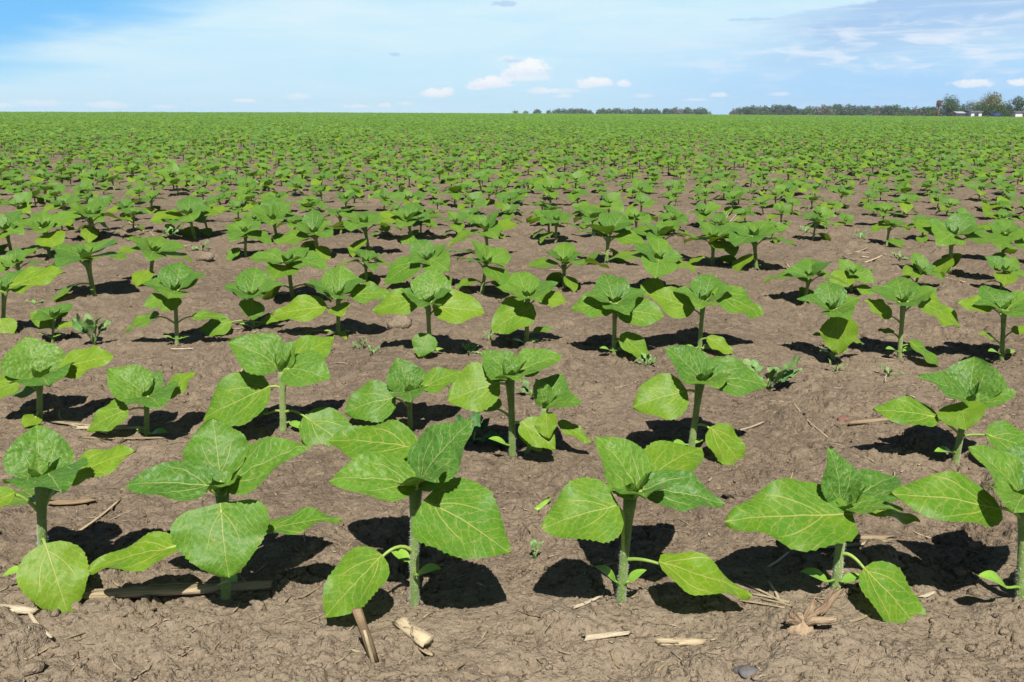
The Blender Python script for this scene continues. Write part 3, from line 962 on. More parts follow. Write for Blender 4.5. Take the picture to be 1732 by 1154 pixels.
def named(nm, typ):
    nd = ng.nodes.new('GeometryNodeInputNamedAttribute'); nd.data_type = typ; nd.inputs['Name'].default_value = nm
    return [o for o in nd.outputs if o.enabled and o.name == 'Attribute'][0]


ng.links.new(gi.outputs[0], ip.inputs['Points']); ng.links.new(ci.outputs[0], ip.inputs['Instance'])
ng.links.new(named('idx', 'INT'), ip.inputs['Instance Index']); ng.links.new(named('scl', 'FLOAT'), ip.inputs['Scale'])
e2r = ng.nodes.new('FunctionNodeEulerToRotation'); ng.links.new(named('rot', 'FLOAT_VECTOR'), e2r.inputs[0]); ng.links.new(e2r.outputs[0], ip.inputs['Rotation'])
ng.links.new(ip.outputs[0], go.inputs[0])
md = fo.modifiers.new('scatter', 'NODES'); md.node_group = ng


# ------------------------------------------------------------------ straw, stalks, stones and weeds on the soil
def lay(p0, p1, r, n=7, sag=0.0):
    """points of a piece lying on the soil between two ground pixels"""
    a = ground(*p0); b = ground(*p1)
    ts = np.linspace(0, 1, n)
    xs = a.x + (b.x - a.x) * ts; ys = a.y + (b.y - a.y) * ts
    zs = soil(xs, ys)
    A = np.vstack([np.ones(n), ts]).T
    c = np.linalg.lstsq(A, zs, rcond=None)[0]
    line = A @ c
    line += np.max(zs - line) * .35 + r * .55
    return [Vector((x, y, z)) for x, y, z in zip(xs, ys, line)]


def piece(name, p0, p1, r, label, cat='straw', mat='straw', flat=.55, seed=0, bend=.03, pts=None, split=0, group=None, taper=.85, rag=1.0):
    rg = random.Random(seed * 31 + int(p0[0]))
    P = pts or lay(p0, p1, r)
    o0 = P[0].copy()
    l = (P[-1] - P[0]).length
    side = (P[-1] - P[0]).cross(Vector((0, 0, 1))).normalized()
    Q = []
    for i, p in enumerate(P):
        t = i / (len(P) - 1)
        Q.append(p - o0 + side * (bend * l * math.sin(math.pi * t) * rg.choice((-1, 1)) if i == -1 else side * 0).x * 0 + side * bend * l * math.sin(math.pi * t) + side * rg.uniform(-.08, .08) * r)
    mb = MB()
    n = len(Q)
    sides = 8
    rad = [r * (1 - (1 - taper) * i / (n - 1)) * rg.uniform(.93, 1.07) for i in range(n)]
    mb.tube(Q, rad, sides, 0, True, flat)
    # ragged broken ends
    for e, i0 in ((0, 0), (n - 1, (n - 1) * sides)):
        d = (Q[1] - Q[0]).normalized() * (-1 if e == 0 else 1)
        for q in range(sides):
            v = Vector(mb.v[i0 + q]) + d * rg.uniform(-.9, 1.3) * r * 1.6 * rag
            mb.v[i0 + q] = tuple(v)
    for q in range(split):
        t0 = rg.uniform(0, .6); i0 = int(t0 * (n - 1))
        s0 = Q[i0] + side * rg.uniform(-1, 1) * r * .8 + Vector((0, 0, r * flat * rg.uniform(.5, 1)))
        s1 = s0 + (Q[-1] - Q[0]) * rg.uniform(.2, .45) + side * rg.uniform(-1.2, 1.2) * r + Vector((0, 0, rg.uniform(-.1, .5) * r))
        mb.tube([s0, s0.lerp(s1, .5) + side * rg.uniform(-.3, .3) * r, s1], [r * .16, r * .2, r * .1], 5, 0, True, .5)
    o = link(name, mb.mesh(name, [M[mat]]), None, o0)
    return tag(o, label, cat, group)


piece('broken_stalk', (152, 1012), (446, 985), .0088, 'split dry stalk lying across the shade under the second front plant', 'stalk', 'straw', .8, 1, .01, split=9)
GS = 'dry straws heaped left of the small second-row seedling'
piece('straw', (92, 722), (216, 741), .0042, 'wide flat straw at the back of the straw heap', mat='straw', seed=2, split=3, group=GS)
piece('straw', (138, 744), (238, 735), .0050, 'thick pale straw in the middle of the straw heap', mat='strawpale', seed=3, split=4, group=GS)
piece('straw', (148, 752), (280, 750), .0034, 'long thin straw along the front edge of the straw heap', mat='straw', seed=4, group=GS)
piece('straw', (120, 733), (182, 748), .0030, 'short slanting straw at the left end of the straw heap', mat='straw', seed=5, split=2, group=GS)
piece('straw', (106, 690), (160, 742), .0012, 'hair-thin straw poking up-left out of the straw heap', mat='strawpale', seed=6, group=GS, bend=.12)
piece('stalk_piece', (-12, 1052), (50, 1043), .0075, 'whitish broken stalk end at the left edge of the front soil', 'stalk', 'strawpale', .7, 7, .0, split=3)
piece('straw', (50, 1044), (88, 1084), .0028, 'short white straw leaning off the whitish stalk end', mat='strawpale', seed=8)
g = ground(632, 1096); t_ = at_plane(603, 1030, g.y - .01)
piece('wood_splinter', (632, 1096), (603, 1030), .0066, 'brown splinter stuck upright in the soil beside a low leaf', 'splinter', 'strawdark', .22, 9, .0, rag=.15, taper=1.0, pts=[g + Vector((0, 0, -.004)), g.lerp(t_, .35), g.lerp(t_, .7), t_])
g = ground(634, 1102); t_ = at_plane(616, 1066, g.y - .004)
piece('wood_splinter', (634, 1102), (616, 1066), .0024, 'thin tan splinter leaning in front of the upright brown one', 'splinter', 'straw', .25, 10, .0, rag=.15, taper=1.0, pts=[g + Vector((0, 0, -.004)), g.lerp(t_, .35), g.lerp(t_, .7), t_])
piece('straw', (596, 1088), (644, 1087), .0018, 'tiny straw lying crosswise at the foot of the splinters', mat='straw', seed=11)
piece('stalk_piece', (676, 1044), (722, 1080), .0095, 'short thick pale stalk segment with a joint, right of the splinters', 'stalk', 'straw', .8, 12, .0, split=4, taper=1.12, rag=.35)
piece('straw', (712, 1078), (730, 1094), .0046, 'flat tan chip at the lower end of the thick stalk segment', mat='straw', seed=13, flat=.3)
piece('straw', (694, 1100), (708, 1088), .0012, 'thread-like straw curling left of the thick stalk segment', mat='straw', seed=14)
piece('straw', (748, 1140), (792, 1104), .0016, 'thin grey straw lying slanted in the front soil', mat='strawdark', seed=15)
piece('wood_chip', (996, 1075), (1054, 1069), .0055, 'flat pale wood chip on bare soil below the fourth front plant', 'chip', 'strawpale', .45, 16, .0)
piece('bark_piece', (1116, 1078), (1184, 1084), .0068, 'ragged weathered bark shred on the front soil', 'bark', 'straw', .6, 17, .02, split=6)
piece('straw', (972, 1027), (1012, 1012), .0034, 'small pale flake just left below the fourth front stem', mat='strawpale', seed=18, flat=.3)
piece('straw', (508, 1001), (541, 973), .0022, 'orange-tan straw between the second and third front plants', mat='straw', seed=19)
piece('straw', (1094, 1128), (1122, 1124), .0026, 'small straw near the bottom edge right of the middle', mat='straw', seed=20)
piece('straw', (942, 1082), (966, 1096), .0022, 'tan straw left of the flat wood chip', mat='straw', seed=21)
piece('straw', (1034, 1096), (1046, 1112), .0020, 'stubby tan straw below the flat wood chip', mat='straw', seed=22)
piece('straw', (196, 950), (205, 1000), .0010, 'hair-thin straw below the drooping leaf of the first plant', mat='straw', seed=23, bend=.1)
piece('straw', (128, 897), (205, 846), .0026, 'straw slanting through the shade right of the first front plant', mat='straw', seed=24)
piece('bark_piece', (92, 858), (158, 850), .0085, 'curved dark bark slab in the shade behind the first front plant', 'bark', 'strawdark', .35, 25, .08)
piece('stalk_piece', (1440, 716), (1558, 721), .0052, 'round tan stalk lying straight left of the last second-row plant', 'stalk', 'straw', .9, 26, .0)
piece('stalk_slab', (1358, 918), (1502, 926), .0085, 'wide grey split stalk in the shade behind the fifth front plant', 'stalk', 'straw', .35, 27, .0, split=6)
piece('straw', (1384, 938), (1500, 936), .0040, 'narrow split straw in front of the wide grey stalk', mat='straw', seed=28, flat=.4)
piece('straw', (1252, 728), (1291, 706), .0034, 'pale straw in the bare gap right of the long drooping leaf', mat='strawpale', seed=29)
piece('twig', (1342, 702), (1402, 731), .0016, 'thin pale twig lying in the middle of the bare gap', 'twig', 'strawpale', .8, 30, .06)
piece('twig', (1508, 620), (1548, 672), .0013, 'wavy pale rootlet above the last second-row plant', 'twig', 'strawpale', .8, 31, .14)
piece('straw', (1588, 470), (1632, 492), .0036, 'pale straw between third-row plants near the right edge', mat='strawpale', seed=32)
piece('straw', (1300, 962), (1332, 944), .0024, 'silvery straw in the shade left of the fifth front stem', mat='strawpale', seed=33)
piece('straw', (1558, 1010), (1580, 1001), .0036, 'pale chip right of the drooping leaf of the fifth plant', mat='strawpale', seed=34, flat=.4)
piece('straw', (1438, 1058), (1470, 1044), .0026, 'straw right of the dry root stub', mat='straw', seed=35)
piece('straw', (290, 588), (328, 591), .0030, 'straw lying in front of the third-row plant with level leaf stalks', mat='strawpale', seed=36)
piece('straw', (232, 600), (256, 603), .0026, 'short straw left above the tall second-row plant', mat='straw', seed=37)
piece('straw', (404, 640), (414, 622), .0034, 'upturned orange husk left of the tall second-row plant', mat='straw', seed=38, flat=.35)
piece('straw', (1040, 660), (1080, 648), .0014, 'curling thin straw right of the two crowded seedlings', mat='strawpale', seed=39, bend=.1)
piece('straw', (412, 308), (446, 312), .0085, 'pale stalk lying far back left among the rows', mat='strawpale', seed=40)
piece('straw', (218, 372), (244, 396), .0050, 'slanting straw above the straw patch at left', mat='straw', seed=41)
piece('straw', (1330, 452), (1356, 470), .0040, 'straw at the top of the bare gap right of the middle', mat='straw', seed=42)
GF = 'straws of the scattered patch behind the third row at left'
rg = random.Random(4)
for i in range(12):
    x = rg.uniform(220, 300); y = rg.uniform(392, 425); a_ = rg.uniform(-.9, .9); q = rg.uniform(14, 30)
    piece('straw', (x - q * math.cos(a_), y - q * .4 * math.sin(a_)), (x + q * math.cos(a_), y + q * .4 * math.sin(a_)), rg.uniform(.002, .0042),
          'one of the loose straws of the straw patch behind the third row at left', mat=rg.choice(('straw', 'strawpale', 'strawdark')), seed=50 + i, group=GF)
GF = 'straws of the small bundle left of the bare gap in the fifth row'
for i in range(9):
    g = ground(1216 + rg.uniform(-4, 4), 388); e = at_plane(1230 + rg.uniform(-12, 22), 362 + rg.uniform(-4, 12), g.y + rg.uniform(-.05, .05))
    piece('straw', (0, 0), (0, 0), .0016, 'one of the fanned straws standing in the bundle behind the fifth row', mat='strawpale', seed=70 + i, group=GF, pts=[g, g.lerp(e, .33), g.lerp(e, .66), e])
GF = 'straws scattered at the back of the bare gap'
for i in range(10):
    x = rg.uniform(1395, 1520); y = rg.uniform(425, 448); a_ = rg.uniform(-1, 1); q = rg.uniform(6, 16)
    piece('straw', (x - q * math.cos(a_), y - q * .4 * math.sin(a_)), (x + q * math.cos(a_), y + q * .4 * math.sin(a_)), rg.uniform(.0022, .005),
          'one of the pale straws scattered at the back of the bare gap', mat=rg.choice(('straw', 'strawpale')), seed=90 + i, group=GF)

# dry root stub, its roots spread over the soil
g = ground(1352, 1078)
root = empty('root_stub', g, 'dry tan root stub with forked roots, in front of the fifth plant', 'root stub')
mb = MB(); rgs = random.Random(12)
c = at_plane(1356, 1046, g.y) - g
P = []; UVs = []
for i in range(11):
    th = math.pi * i / 10; row = []
    for j in range(16):
        ph = 2 * math.pi * j / 16
        q = .0135 * (1 + .18 * math.sin(5 * ph + i * .6) + rgs.uniform(-.12, .12))
        row.append(Vector((math.sin(th) * math.cos(ph) * q * 1.25, math.sin(th) * math.sin(ph) * q, .000 + math.cos(th) * .014)))
    P.append(row); UVs.append([(j / 16, i / 10) for j in range(16)])
mb.grid(P, UVs, 0, True)
link('stub', mb.mesh('stub', [M['rootwood']]), root)
for (x, y, dpt, r_) in ((1424, 998, -.03, .0050), (1411, 1048, .015, .0048), (1380, 1016, -.015, .0046), (1340, 1040, .004, .0048), (1353, 1036, -.004, .0044), (1330, 1052, .010, .0036), (1390, 1034, .0, .0030)):
    e = at_plane(x, y, g.y - dpt) - g
    e.z = max(e.z, .004)
    mb = MB()
    s0 = Vector((e.x * .12, e.y * .1, .008)); dlt = e - s0; l_ = dlt.length
    m1 = s0 + dlt * .4 + Vector((rgs.uniform(-.08, .08), rgs.uniform(-.05, .05), rgs.uniform(.02, .12))) * l_
    m2 = s0 + dlt * .75 + Vector((rgs.uniform(-.08, .08), rgs.uniform(-.05, .05), rgs.uniform(.0, .08))) * l_
    short = l_ < .05
    mb.tube([s0, m1, m2, e], [r_ * 1.25, r_ * 1.05, r_ * .95, r_ * (.8 if short else .45)], 8)
    for q in range(8):
        i0 = len(mb.v) - 8 + q; mb.v[i0] = tuple(Vector(mb.v[i0]) + dlt.normalized() * rgs.uniform(-.5, 1.0) * r_)
    if not short:
        mb.tube([m1, m1 + (e - m1) * .6 + Vector((rgs.uniform(-.01, .01), 0, .007)), m1 + (e - m1) * .85 + Vector((rgs.uniform(-.016, .016), 0, .010))], [r_ * .6, r_ * .42, r_ * .2], 6)
    link('root', mb.mesh('root', [M['rootwood']]), root)
GF = 'straws fanned out behind the root stub'
for i, (x0, y0, x1, y1) in enumerate(((1330, 1032, 1262, 990), (1332, 1026, 1272, 1006), (1326, 1040, 1250, 1012), (1318, 1024, 1300, 990), (1336, 1036, 1290, 1018))):
    piece('straw', (x0, y0), (x1, y1), .0024, 'one of the straws fanned out up-left from the dry root stub', mat=('straw', 'strawpale')[i % 2], seed=110 + i, group=GF)


def rock(name, p, r, label, mat, cat='stone', squash=.6, seed=0, embed=.3):
    g = ground(*p)
    rg = random.Random(seed)
    n, m = 12, 18
    P = []; UV = []
    for i in range(n):
        th = math.pi * i / (n - 1); row = []
        for j in range(m):
            ph = 2 * math.pi * j / m
            d = Vector((math.sin(th) * math.cos(ph), math.sin(th) * math.sin(ph), math.cos(th)))
            k_ = 1 + .5 * float(fbm(np.array([d.x * 1.3 + d.z * .9 + seed * 3.1 + 9]), np.array([d.y * 1.3 - d.z * .7 + seed * 1.7]), 300 + seed, 3)[0])
            row.append(Vector((d.x * r * k_ * 1.2, d.y * r * k_, d.z * r * k_ * squash)))
        P.append(row); UV.append([(j / m, i / n) for j in range(m)])
    mb = MB(); mb.grid(P, UV, 0, True)
    o = link(name, mb.mesh(name, [M[mat]]), None, g + Vector((0, 0, r * squash * (1 - 2 * embed))))
    return tag(o, label, cat)


rock('dark_stone', (1262, 1138), .012, 'dark grey stone half sunk in the soil at the bottom edge', 'stone', seed=1, squash=.45, embed=.42)
rock('red_stone', (1428, 706), .011, 'dull red stone flush with the soil in the bare gap', 'redstone', seed=2)
rock('soil_clod', (674, 552), .036, 'large rounded soil clod between two third-row plants', 'clod', 'clod', .75, 3, .25)
rock('soil_clod', (349, 440), .034, 'soil clod by a small weed at left, behind the third row', 'clod', 'clod', .7, 4, .25)
rock('white_scrap', (1102, 324), .024, 'white paper-like scrap on the soil far back right of the middle', 'scrap', 'scrap', .45, 5, .1)
rock('white_scrap', (57, 281), .026, 'white scrap on the soil far back near the left edge', 'scrap', 'scrap', .35, 6, .1)


def weed(p, h, n, label, mat='weed', seed=0, L=None, rag=.12, wr=.5, el=(.2, 1.1), mat2=None):
    g = ground(*p); z = project(g)[2]
    hh = .82 * h * z / FPX; L = .82 * (L or h * .6) * z / FPX
    rg = random.Random(seed + 500)
    root = empty('weed', g, label, 'weed')
    for i in range(n):
        a_ = 2.4 * i + rg.uniform(-.5, .5); e = rg.uniform(*el)
        d = Vector((math.cos(a_) * math.cos(e), math.sin(a_) * math.cos(e), math.sin(e)))
        b = d * hh * rg.uniform(.35, .6); 
        f = (d + Vector((0, 0, rg.uniform(-.6, .2)))).normalized()
        mb = MB()
        nr = Vector((-d.x * .8, -d.y * .8 - .3, 1.0))
        ll = L * rg.uniform(.7, 1.15)
        leaf_into(mb, b, f, nr, ll, ll * wr * rg.uniform(.8, 1.2), rg, 12, 7, 0, .2, rg.uniform(-.05, .12), .08, .03, rag, .75)
        mb.tube([Vector((0, 0, -.004)), b * .55 + Vector((0, 0, hh * .06)), b + f * ll * .05], [.0018, .0015, .001], 5, 0)
        link('leaf', mb.mesh('leaf', [M[mat2 if (mat2 and i % 2) else mat]]), root)
    mb = MB(); mb.tube([Vector((0, 0, -.008)), Vector((rg.uniform(-.1, .1) * hh, 0, hh * .4))], [.0026, .0016], 6)
    link('stem', mb.mesh('stem', [M['petiole']]), root)
    return root


weed((160, 590), 62, 9, 'ragged pale chewed weed between two third-row plants at left', 'weed', 1, 40, .35, .6, (.5, 1.3), 'weedpale')
weed((1296, 655), 82, 9, 'big ragged chewed weed behind the bare gap, leaves spotted pale', 'weed', 2, 48, .35, .6, (.4, 1.3), 'weedpale')
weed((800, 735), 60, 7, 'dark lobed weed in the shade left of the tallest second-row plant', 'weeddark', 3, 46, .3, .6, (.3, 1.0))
weed((900, 668), 34, 6, 'small weed hidden behind the tallest second-row plant', 'weed', 4, 22, .15)
weed((612, 592), 26, 6, 'grey-green weed left of the first of three small weeds in front of the third row', 'weed', 5, 20, .1, .4, (.5, 1.3))
weed((632, 604), 22, 5, 'low purplish-green weed between the third row and a half hidden seedling', 'weed', 6, 15, .1, .45, (.5, 1.3))
weed((794, 596), 24, 7, 'small star-shaped weed between two third-row plants in the middle', 'weed', 7, 18, .1, .35, (.3, 1.1))
weed((828, 580), 30, 4, 'thin upright weed left of the plant with the big hanging leaf', 'weed', 8, 14, .1, .5, (.8, 1.4))
weed((1096, 612), 30, 7, 'low weed under the low right leaf of a third-row plant', 'weed', 9, 18, .1, .4, (.2, 1.0))
weed((904, 936), 38, 3, 'tiny pale green sprout on bare soil between the third and fourth front plants', 'weed', 10, 20, .2, .5, (.9, 1.4))
weed((342, 424), 26, 5, 'small weed left of the soil clod behind the third row', 'weed', 11, 18, .1, .5)
weed((1405, 588), 20, 5, 'weed at the foot of the plant with the pointed front leaf', 'weed', 12, 16, .1, .4)
weed((1504, 628), 26, 5, 'weed at the foot of the plant behind the pale stalk', 'weed', 13, 20, .1, .4)
weed((1414, 622), 30, 4, 'spindly pale weed below the plant with the pointed front leaf', 'weedpale', 14, 18, .1, .3)
weed((498, 1166), 26, 4, 'yellowing sprout cut by the bottom edge', 'weedpale', 15, 24, .2, .5, (.7, 1.3))
weed((1455, 404), 16, 5, 'weed by the right rim of the bare gap in the fifth row', 'weed', 16, 14, .1, .4)
weed((1320, 395), 16, 5, 'weed at the left rim of the bare gap in the fifth row', 'weed', 17, 14, .1, .4)
weed((1362, 392), 14, 6, 'weed in the middle of the bare gap in the fifth row', 'weed', 18, 12, .1, .4)
weed((1520, 440), 22, 8, 'spreading weed between two fifth-row plants at right', 'weed', 19, 18, .12, .4)
weed((60, 520), 20, 5, 'small weed behind the leaf of the left edge plant', 'weed', 20, 14, .1, .5)
weed((925, 375), 16, 5, 'weed behind the small fifth-row plant in the middle', 'weed', 21, 12, .1, .4)
weed((286, 400), 22, 7, 'leafy weed right of the straw patch', 'weed', 22, 18, .12, .5)
weed((1030, 402), 16, 5, 'weed beside the fifth-row plants right of the middle', 'weed', 23, 12, .1, .4)
piece('seed_leaf_scrap', (908, 852), (926, 846), .0055, 'small green leaf scrap above the tiny sprout', 'leaf scrap', 'seedleaf', .3, 44, .0)

# tiny straw flecks and soil crumbs nobody could count
def litter():
    mb = MB(); rg = random.Random(77)
    for i in range(5200):
        y = .86 + 9.5 * rg.random() ** 1.7; x = rg.uniform(-.72, .72) * (y + .4)
        if vnoise(np.array([x / .5]), np.array([y / .5]), 900)[0] < rg.uniform(-.45, .25): continue
        l = rg.uniform(.004, .013) if rg.random() < .68 else rg.uniform(.015, .05); a_ = rg.uniform(0, 3.14); r_ = rg.uniform(.0006, .0016) * (1 if l < .02 else .55)
        if rg.random() < .07: l = rg.uniform(.025, .065); r_ = rg.uniform(.0009, .0017)
        d = Vector((math.cos(a_), math.sin(a_), rg.uniform(-.15, .15))) * l / 2
        c = Vector((x, y, soil1(x, y) + r_ * .8 + .0008))
        mb.tube([c - d, c + Vector((rg.uniform(-.1, .1) * l, rg.uniform(-.1, .1) * l, 0)), c + d], [r_, r_ * 1.1, r_ * .6], 4, rg.choice((0, 0, 1, 2)), True, .6)
    o = link('straw_litter', mb.mesh('straw_litter', [M['straw'], M['strawpale'], M['strawdark']]))
    tag(o, 'tiny straw flecks littering the soil', None, None, 'stuff')
    crumbs()


def crumbs():
    g = np.random.default_rng(3)
    n = 30000
    y = .84 + 6.5 * g.random(n) ** 2.1; x = g.uniform(-.70, .70, n) * (y + .3)
    dens = fbm(x / .30, y / .30, 57, 2) + .5 * fbm(x / .06, y / .06, 58, 2)
    keep = dens > g.uniform(-.6, .35, n)
    x, y = x[keep], y[keep]
    r = .0009 + .0050 * g.random(len(x)) ** 5.0
    big = g.random(len(x)) < .005; r[big] = g.uniform(.006, .013, big.sum())
    ex, ey, er = [], [], []
    for o_ in COL.objects:
        if o_.get('category') == 'seedling' and o_.location.y < 4:
            for q in range(22):
                a_ = g.uniform(0, 6.28); d_ = g.uniform(.007, .026)
                ex.append(o_.location.x + math.cos(a_) * d_); ey.append(o_.location.y + math.sin(a_) * d_); er.append(g.uniform(.0018, .0050))
    x = np.concatenate([x, ex]); y = np.concatenate([y, ey]); r = np.concatenate([r, er])
    z = soil(x, y)
    p = (1 + 5 ** .5) / 2
    V = np.array([(-1, p, 0), (1, p, 0), (-1, -p, 0), (1, -p, 0), (0, -1, p), (0, 1, p), (0, -1, -p), (0, 1, -p), (p, 0, -1), (p, 0, 1), (-p, 0, -1), (-p, 0, 1)]) / 1.902
    F = np.array([(0, 11, 5), (0, 5, 1), (0, 1, 7), (0, 7, 10), (0, 10, 11), (1, 5, 9), (5, 11, 4), (11, 10, 2), (10, 7, 6), (7, 1, 8), (3, 9, 4), (3, 4, 2), (3, 2, 6), (3, 6, 8), (3, 8, 9), (4, 9, 5), (2, 4, 11), (6, 2, 10), (8, 6, 7), (9, 8, 1)])
    k_ = len(x)
    P = V[None] * g.uniform(.65, 1.3, (k_, 12, 1)) * np.stack([g.uniform(.8, 1.5, k_), g.uniform(.8, 1.3, k_), g.uniform(.6, .95, k_)], 1)[:, None]
    th = g.uniform(0, 6.283, k_); c, s_ = np.cos(th)[:, None], np.sin(th)[:, None]
    P = np.stack([P[..., 0] * c - P[..., 1] * s_, P[..., 0] * s_ + P[..., 1] * c, P[..., 2]], -1) * r[:, None, None]
    P += np.stack([x, y, z + r * .12], 1)[:, None]
    idx = (F[None] + 12 * np.arange(k_)[:, None, None]).reshape(-1).astype(np.int32)
    me = bpy.data.meshes.new('soil_crumbs')
    me.vertices.add(12 * k_); me.vertices.foreach_set('co', P.reshape(-1).astype(np.float32))
    me.loops.add(len(idx)); me.loops.foreach_set('vertex_index', idx)
    me.polygons.add(len(idx) // 3); me.polygons.foreach_set('loop_start', (np.arange(len(idx) // 3) * 3).astype(np.int32))
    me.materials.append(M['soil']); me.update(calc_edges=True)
    tag(link('soil_crumbs', me), 'crumbs of dry soil scattered over the field', None, None, 'stuff')


litter()

# ------------------------------------------------------------------ the tree belt and the farm on the horizon
def crown_mat(name, a, b, trans=.15):
    k = N(name)
    vec = k.n('ShaderNodeTexCoord').outputs['Object']
    oi = k.n('ShaderNodeObjectInfo').outputs['Random']
    f = k.math('ADD', k.noise(vec, 1.1, 4, .6), k.math('MULTIPLY', k.math('SUBTRACT', oi, .5), .35))
    col = k.mix(k.smooth(f, .3, .7), c4(a), c4(b))
    p = k.n('ShaderNodeBsdfPrincipled'); k.link(col, p.inputs['Base Color']); p.inputs['Roughness'].default_value = .6; p.inputs['Specular IOR Level'].default_value = .2
    tr = k.n('ShaderNodeBsdfTranslucent'); k.link(col, tr.inputs['Color'])
    mx = k.n('ShaderNodeMixShader'); mx.inputs[0].default_value = trans; k.link(p.outputs[0], mx.inputs[1]); k.link(tr.outputs[0], mx.inputs[2])
    out = k.n('ShaderNodeOutputMaterial'); k.link(mx.outputs[0], out.inputs[0])
    return k.mat


M['cr_green'] = crown_mat('crown_green', (.028, .066, .016), (.058, .108, .026))
M['cr_bright'] = crown_mat('crown_bright', (.036, .088, .014), (.068, .130, .022))
M['cr_grey'] = crown_mat('crown_grey', (.085, .095, .06), (.14, .14, .095))
M['cr_cream'] = crown_mat('crown_cream', (.20, .19, .10), (.34, .31, .20))
M['barkm'] = simple_mat('bark', (.06, .045, .032), (.11, .085, .06), 6, .9, .15)


def tree_meshes(seed, w, h, n, leaf, kind, sparse=0.0, trunk=.25):
    rg = random.Random(seed)
    tb = MB(); cb = MB(); bb = MB()
    r0 = .035 * h
    lean = rg.uniform(-.05, .05) * h
    top = Vector((lean, 0, h * .62))
    tb.tube([Vector((0, 0, -.3)), Vector((lean * .3, 0, h * trunk)), top], [r0, r0 * .75, r0 * .25], 7)
    blobs = []
    nb = rg.randint(14, 18)
    for i in range(nb):
        a_ = 2.4 * i + rg.uniform(-.4, .4); q = math.sqrt((i + .5) / nb)
        zz = rg.uniform(max(.10, trunk), .84 - .30 * q * q) * h
        c = Vector((math.cos(a_) * q * w * .36 + lean * .5, math.sin(a_) * q * w * .36, zz))
        r = w * rg.uniform(.15, .24)
        blobs.append((c, r))
        s0 = Vector((lean * .3, 0, h * trunk)).lerp(top, rg.uniform(0, .8))
        tb.tube([s0, s0.lerp(c, .55) + Vector((0, 0, -.03 * h)), c], [r0 * .38, r0 * .24, r0 * .08], 5)
        for j in range(4):
            d = Vector((rg.gauss(0, 1), rg.gauss(0, 1), rg.gauss(.3, 1))).normalized()
            tb.tube([c, c + d * r * 1.05], [r0 * .08, r0 * .03], 4)
    blobs.append((Vector((lean * .6, 0, h * .78)), w * .24))
    blobs.append((Vector((lean * .4, 0, h * .55)), w * .30))
    blobs.append((Vector((0, 0, h * .30)), w * .30))
    for i in range(n):
        c, r = rg.choice(blobs)
        d = Vector((rg.gauss(0, 1), rg.gauss(0, 1), rg.gauss(0, 1))).normalized()
        rr = r * (rg.random() ** .45) * rg.uniform(.85, 1.2)
        p = c + Vector((d.x * rr, d.y * rr, d.z * rr * .85))
        if sparse and rg.random() < sparse: continue
        a = Vector((rg.gauss(0, 1), rg.gauss(0, 1), rg.gauss(0, 1))).normalized(); b = a.cross(d + Vector((.01, .3, .2))).normalized()
        s_ = leaf * rg.uniform(.6, 1.3)
        tgt = cb
        if kind == 'cream' and p.z > h * .60 and d.z > -.2 and rg.random() < .62: tgt = bb
        i0 = len(tgt.v)
        for (u, v) in ((-1, 0), (0, -.55), (1, 0), (0, .55)):
            tgt.v.append(tuple(p + a * u * s_ + b * v * s_)); tgt.uv.append((u, v))
        tgt.f.append((i0, i0 + 1, i0 + 2, i0 + 3)); tgt.m.append(0)
    return tb, cb, bb


VAR = {}
SPOTR = random.Random(31)


def tree(px, ytop, wpx, dist, kind, label, group=None, name='tree', own=None):
    """tree whose crown tops out at pixel row ytop when it stands dist metres away"""
    d = ray(px, HOR); d = d * (dist / d.y)
    x = CAM.x + d.x; y = dist
    z = float(terrain(np.array([x]), np.array([y]))[0])
    topz = H + (HOR - ytop) / FPX * dist * 1.03
    h = topz - z; w = wpx / FPX * dist
    if own:
        w *= 1.4
        tb, cb, bb = tree_meshes(*own[:1], w, h, *own[1:])
        root = empty(name, (x, y, z), label, 'tree', group)
        link('trunk', tb.mesh('trunk', [M['barkm']]), root)
        link('crown', cb.mesh('crown', [M['cr_' + kind]]), root)
        if bb.f: link('blossom', bb.mesh('blossom', [M['cr_cream']]), root)
        return root
    vi = SPOTR.randrange(4)
    key = (kind, vi)
    if key not in VAR:
        tb, cb, bb = tree_meshes(700 + vi + 10 * len(kind), 7.0, 7.0, 2600 if kind != 'grey' else 1500, .40, kind, 0, .08)
        root = empty(name, (0, 0, 0))
        VAR[key] = (root, [link('trunk', tb.mesh('trunk', [M['barkm']]), root), link('crown', cb.mesh('crown', [M['cr_' + kind]]), root)])
    else:
        src = VAR[key]
        root = copy_tree(src[0]); [copy_tree(c, root) for c in src[1]]
    root.location = (x, y, z); root.rotation_euler = (0, 0, SPOTR.uniform(0, 6.28)); root.scale = (w / 4.4, w / 4.4, h / 7.0)
    return tag(root, label, 'tree', group)


def belt(lst, dist, where, group):
    for i, (x, yt, w, kind) in enumerate(lst):
        word = {'green': 'dark green', 'bright': 'fresh green', 'grey': 'thin grey-brown'}[kind]
        tree(x, yt, w, dist * SPOTR.uniform(.97, 1.03), kind, f'{word} tree, {ORD[i + 1]} from the left in {where}', group)


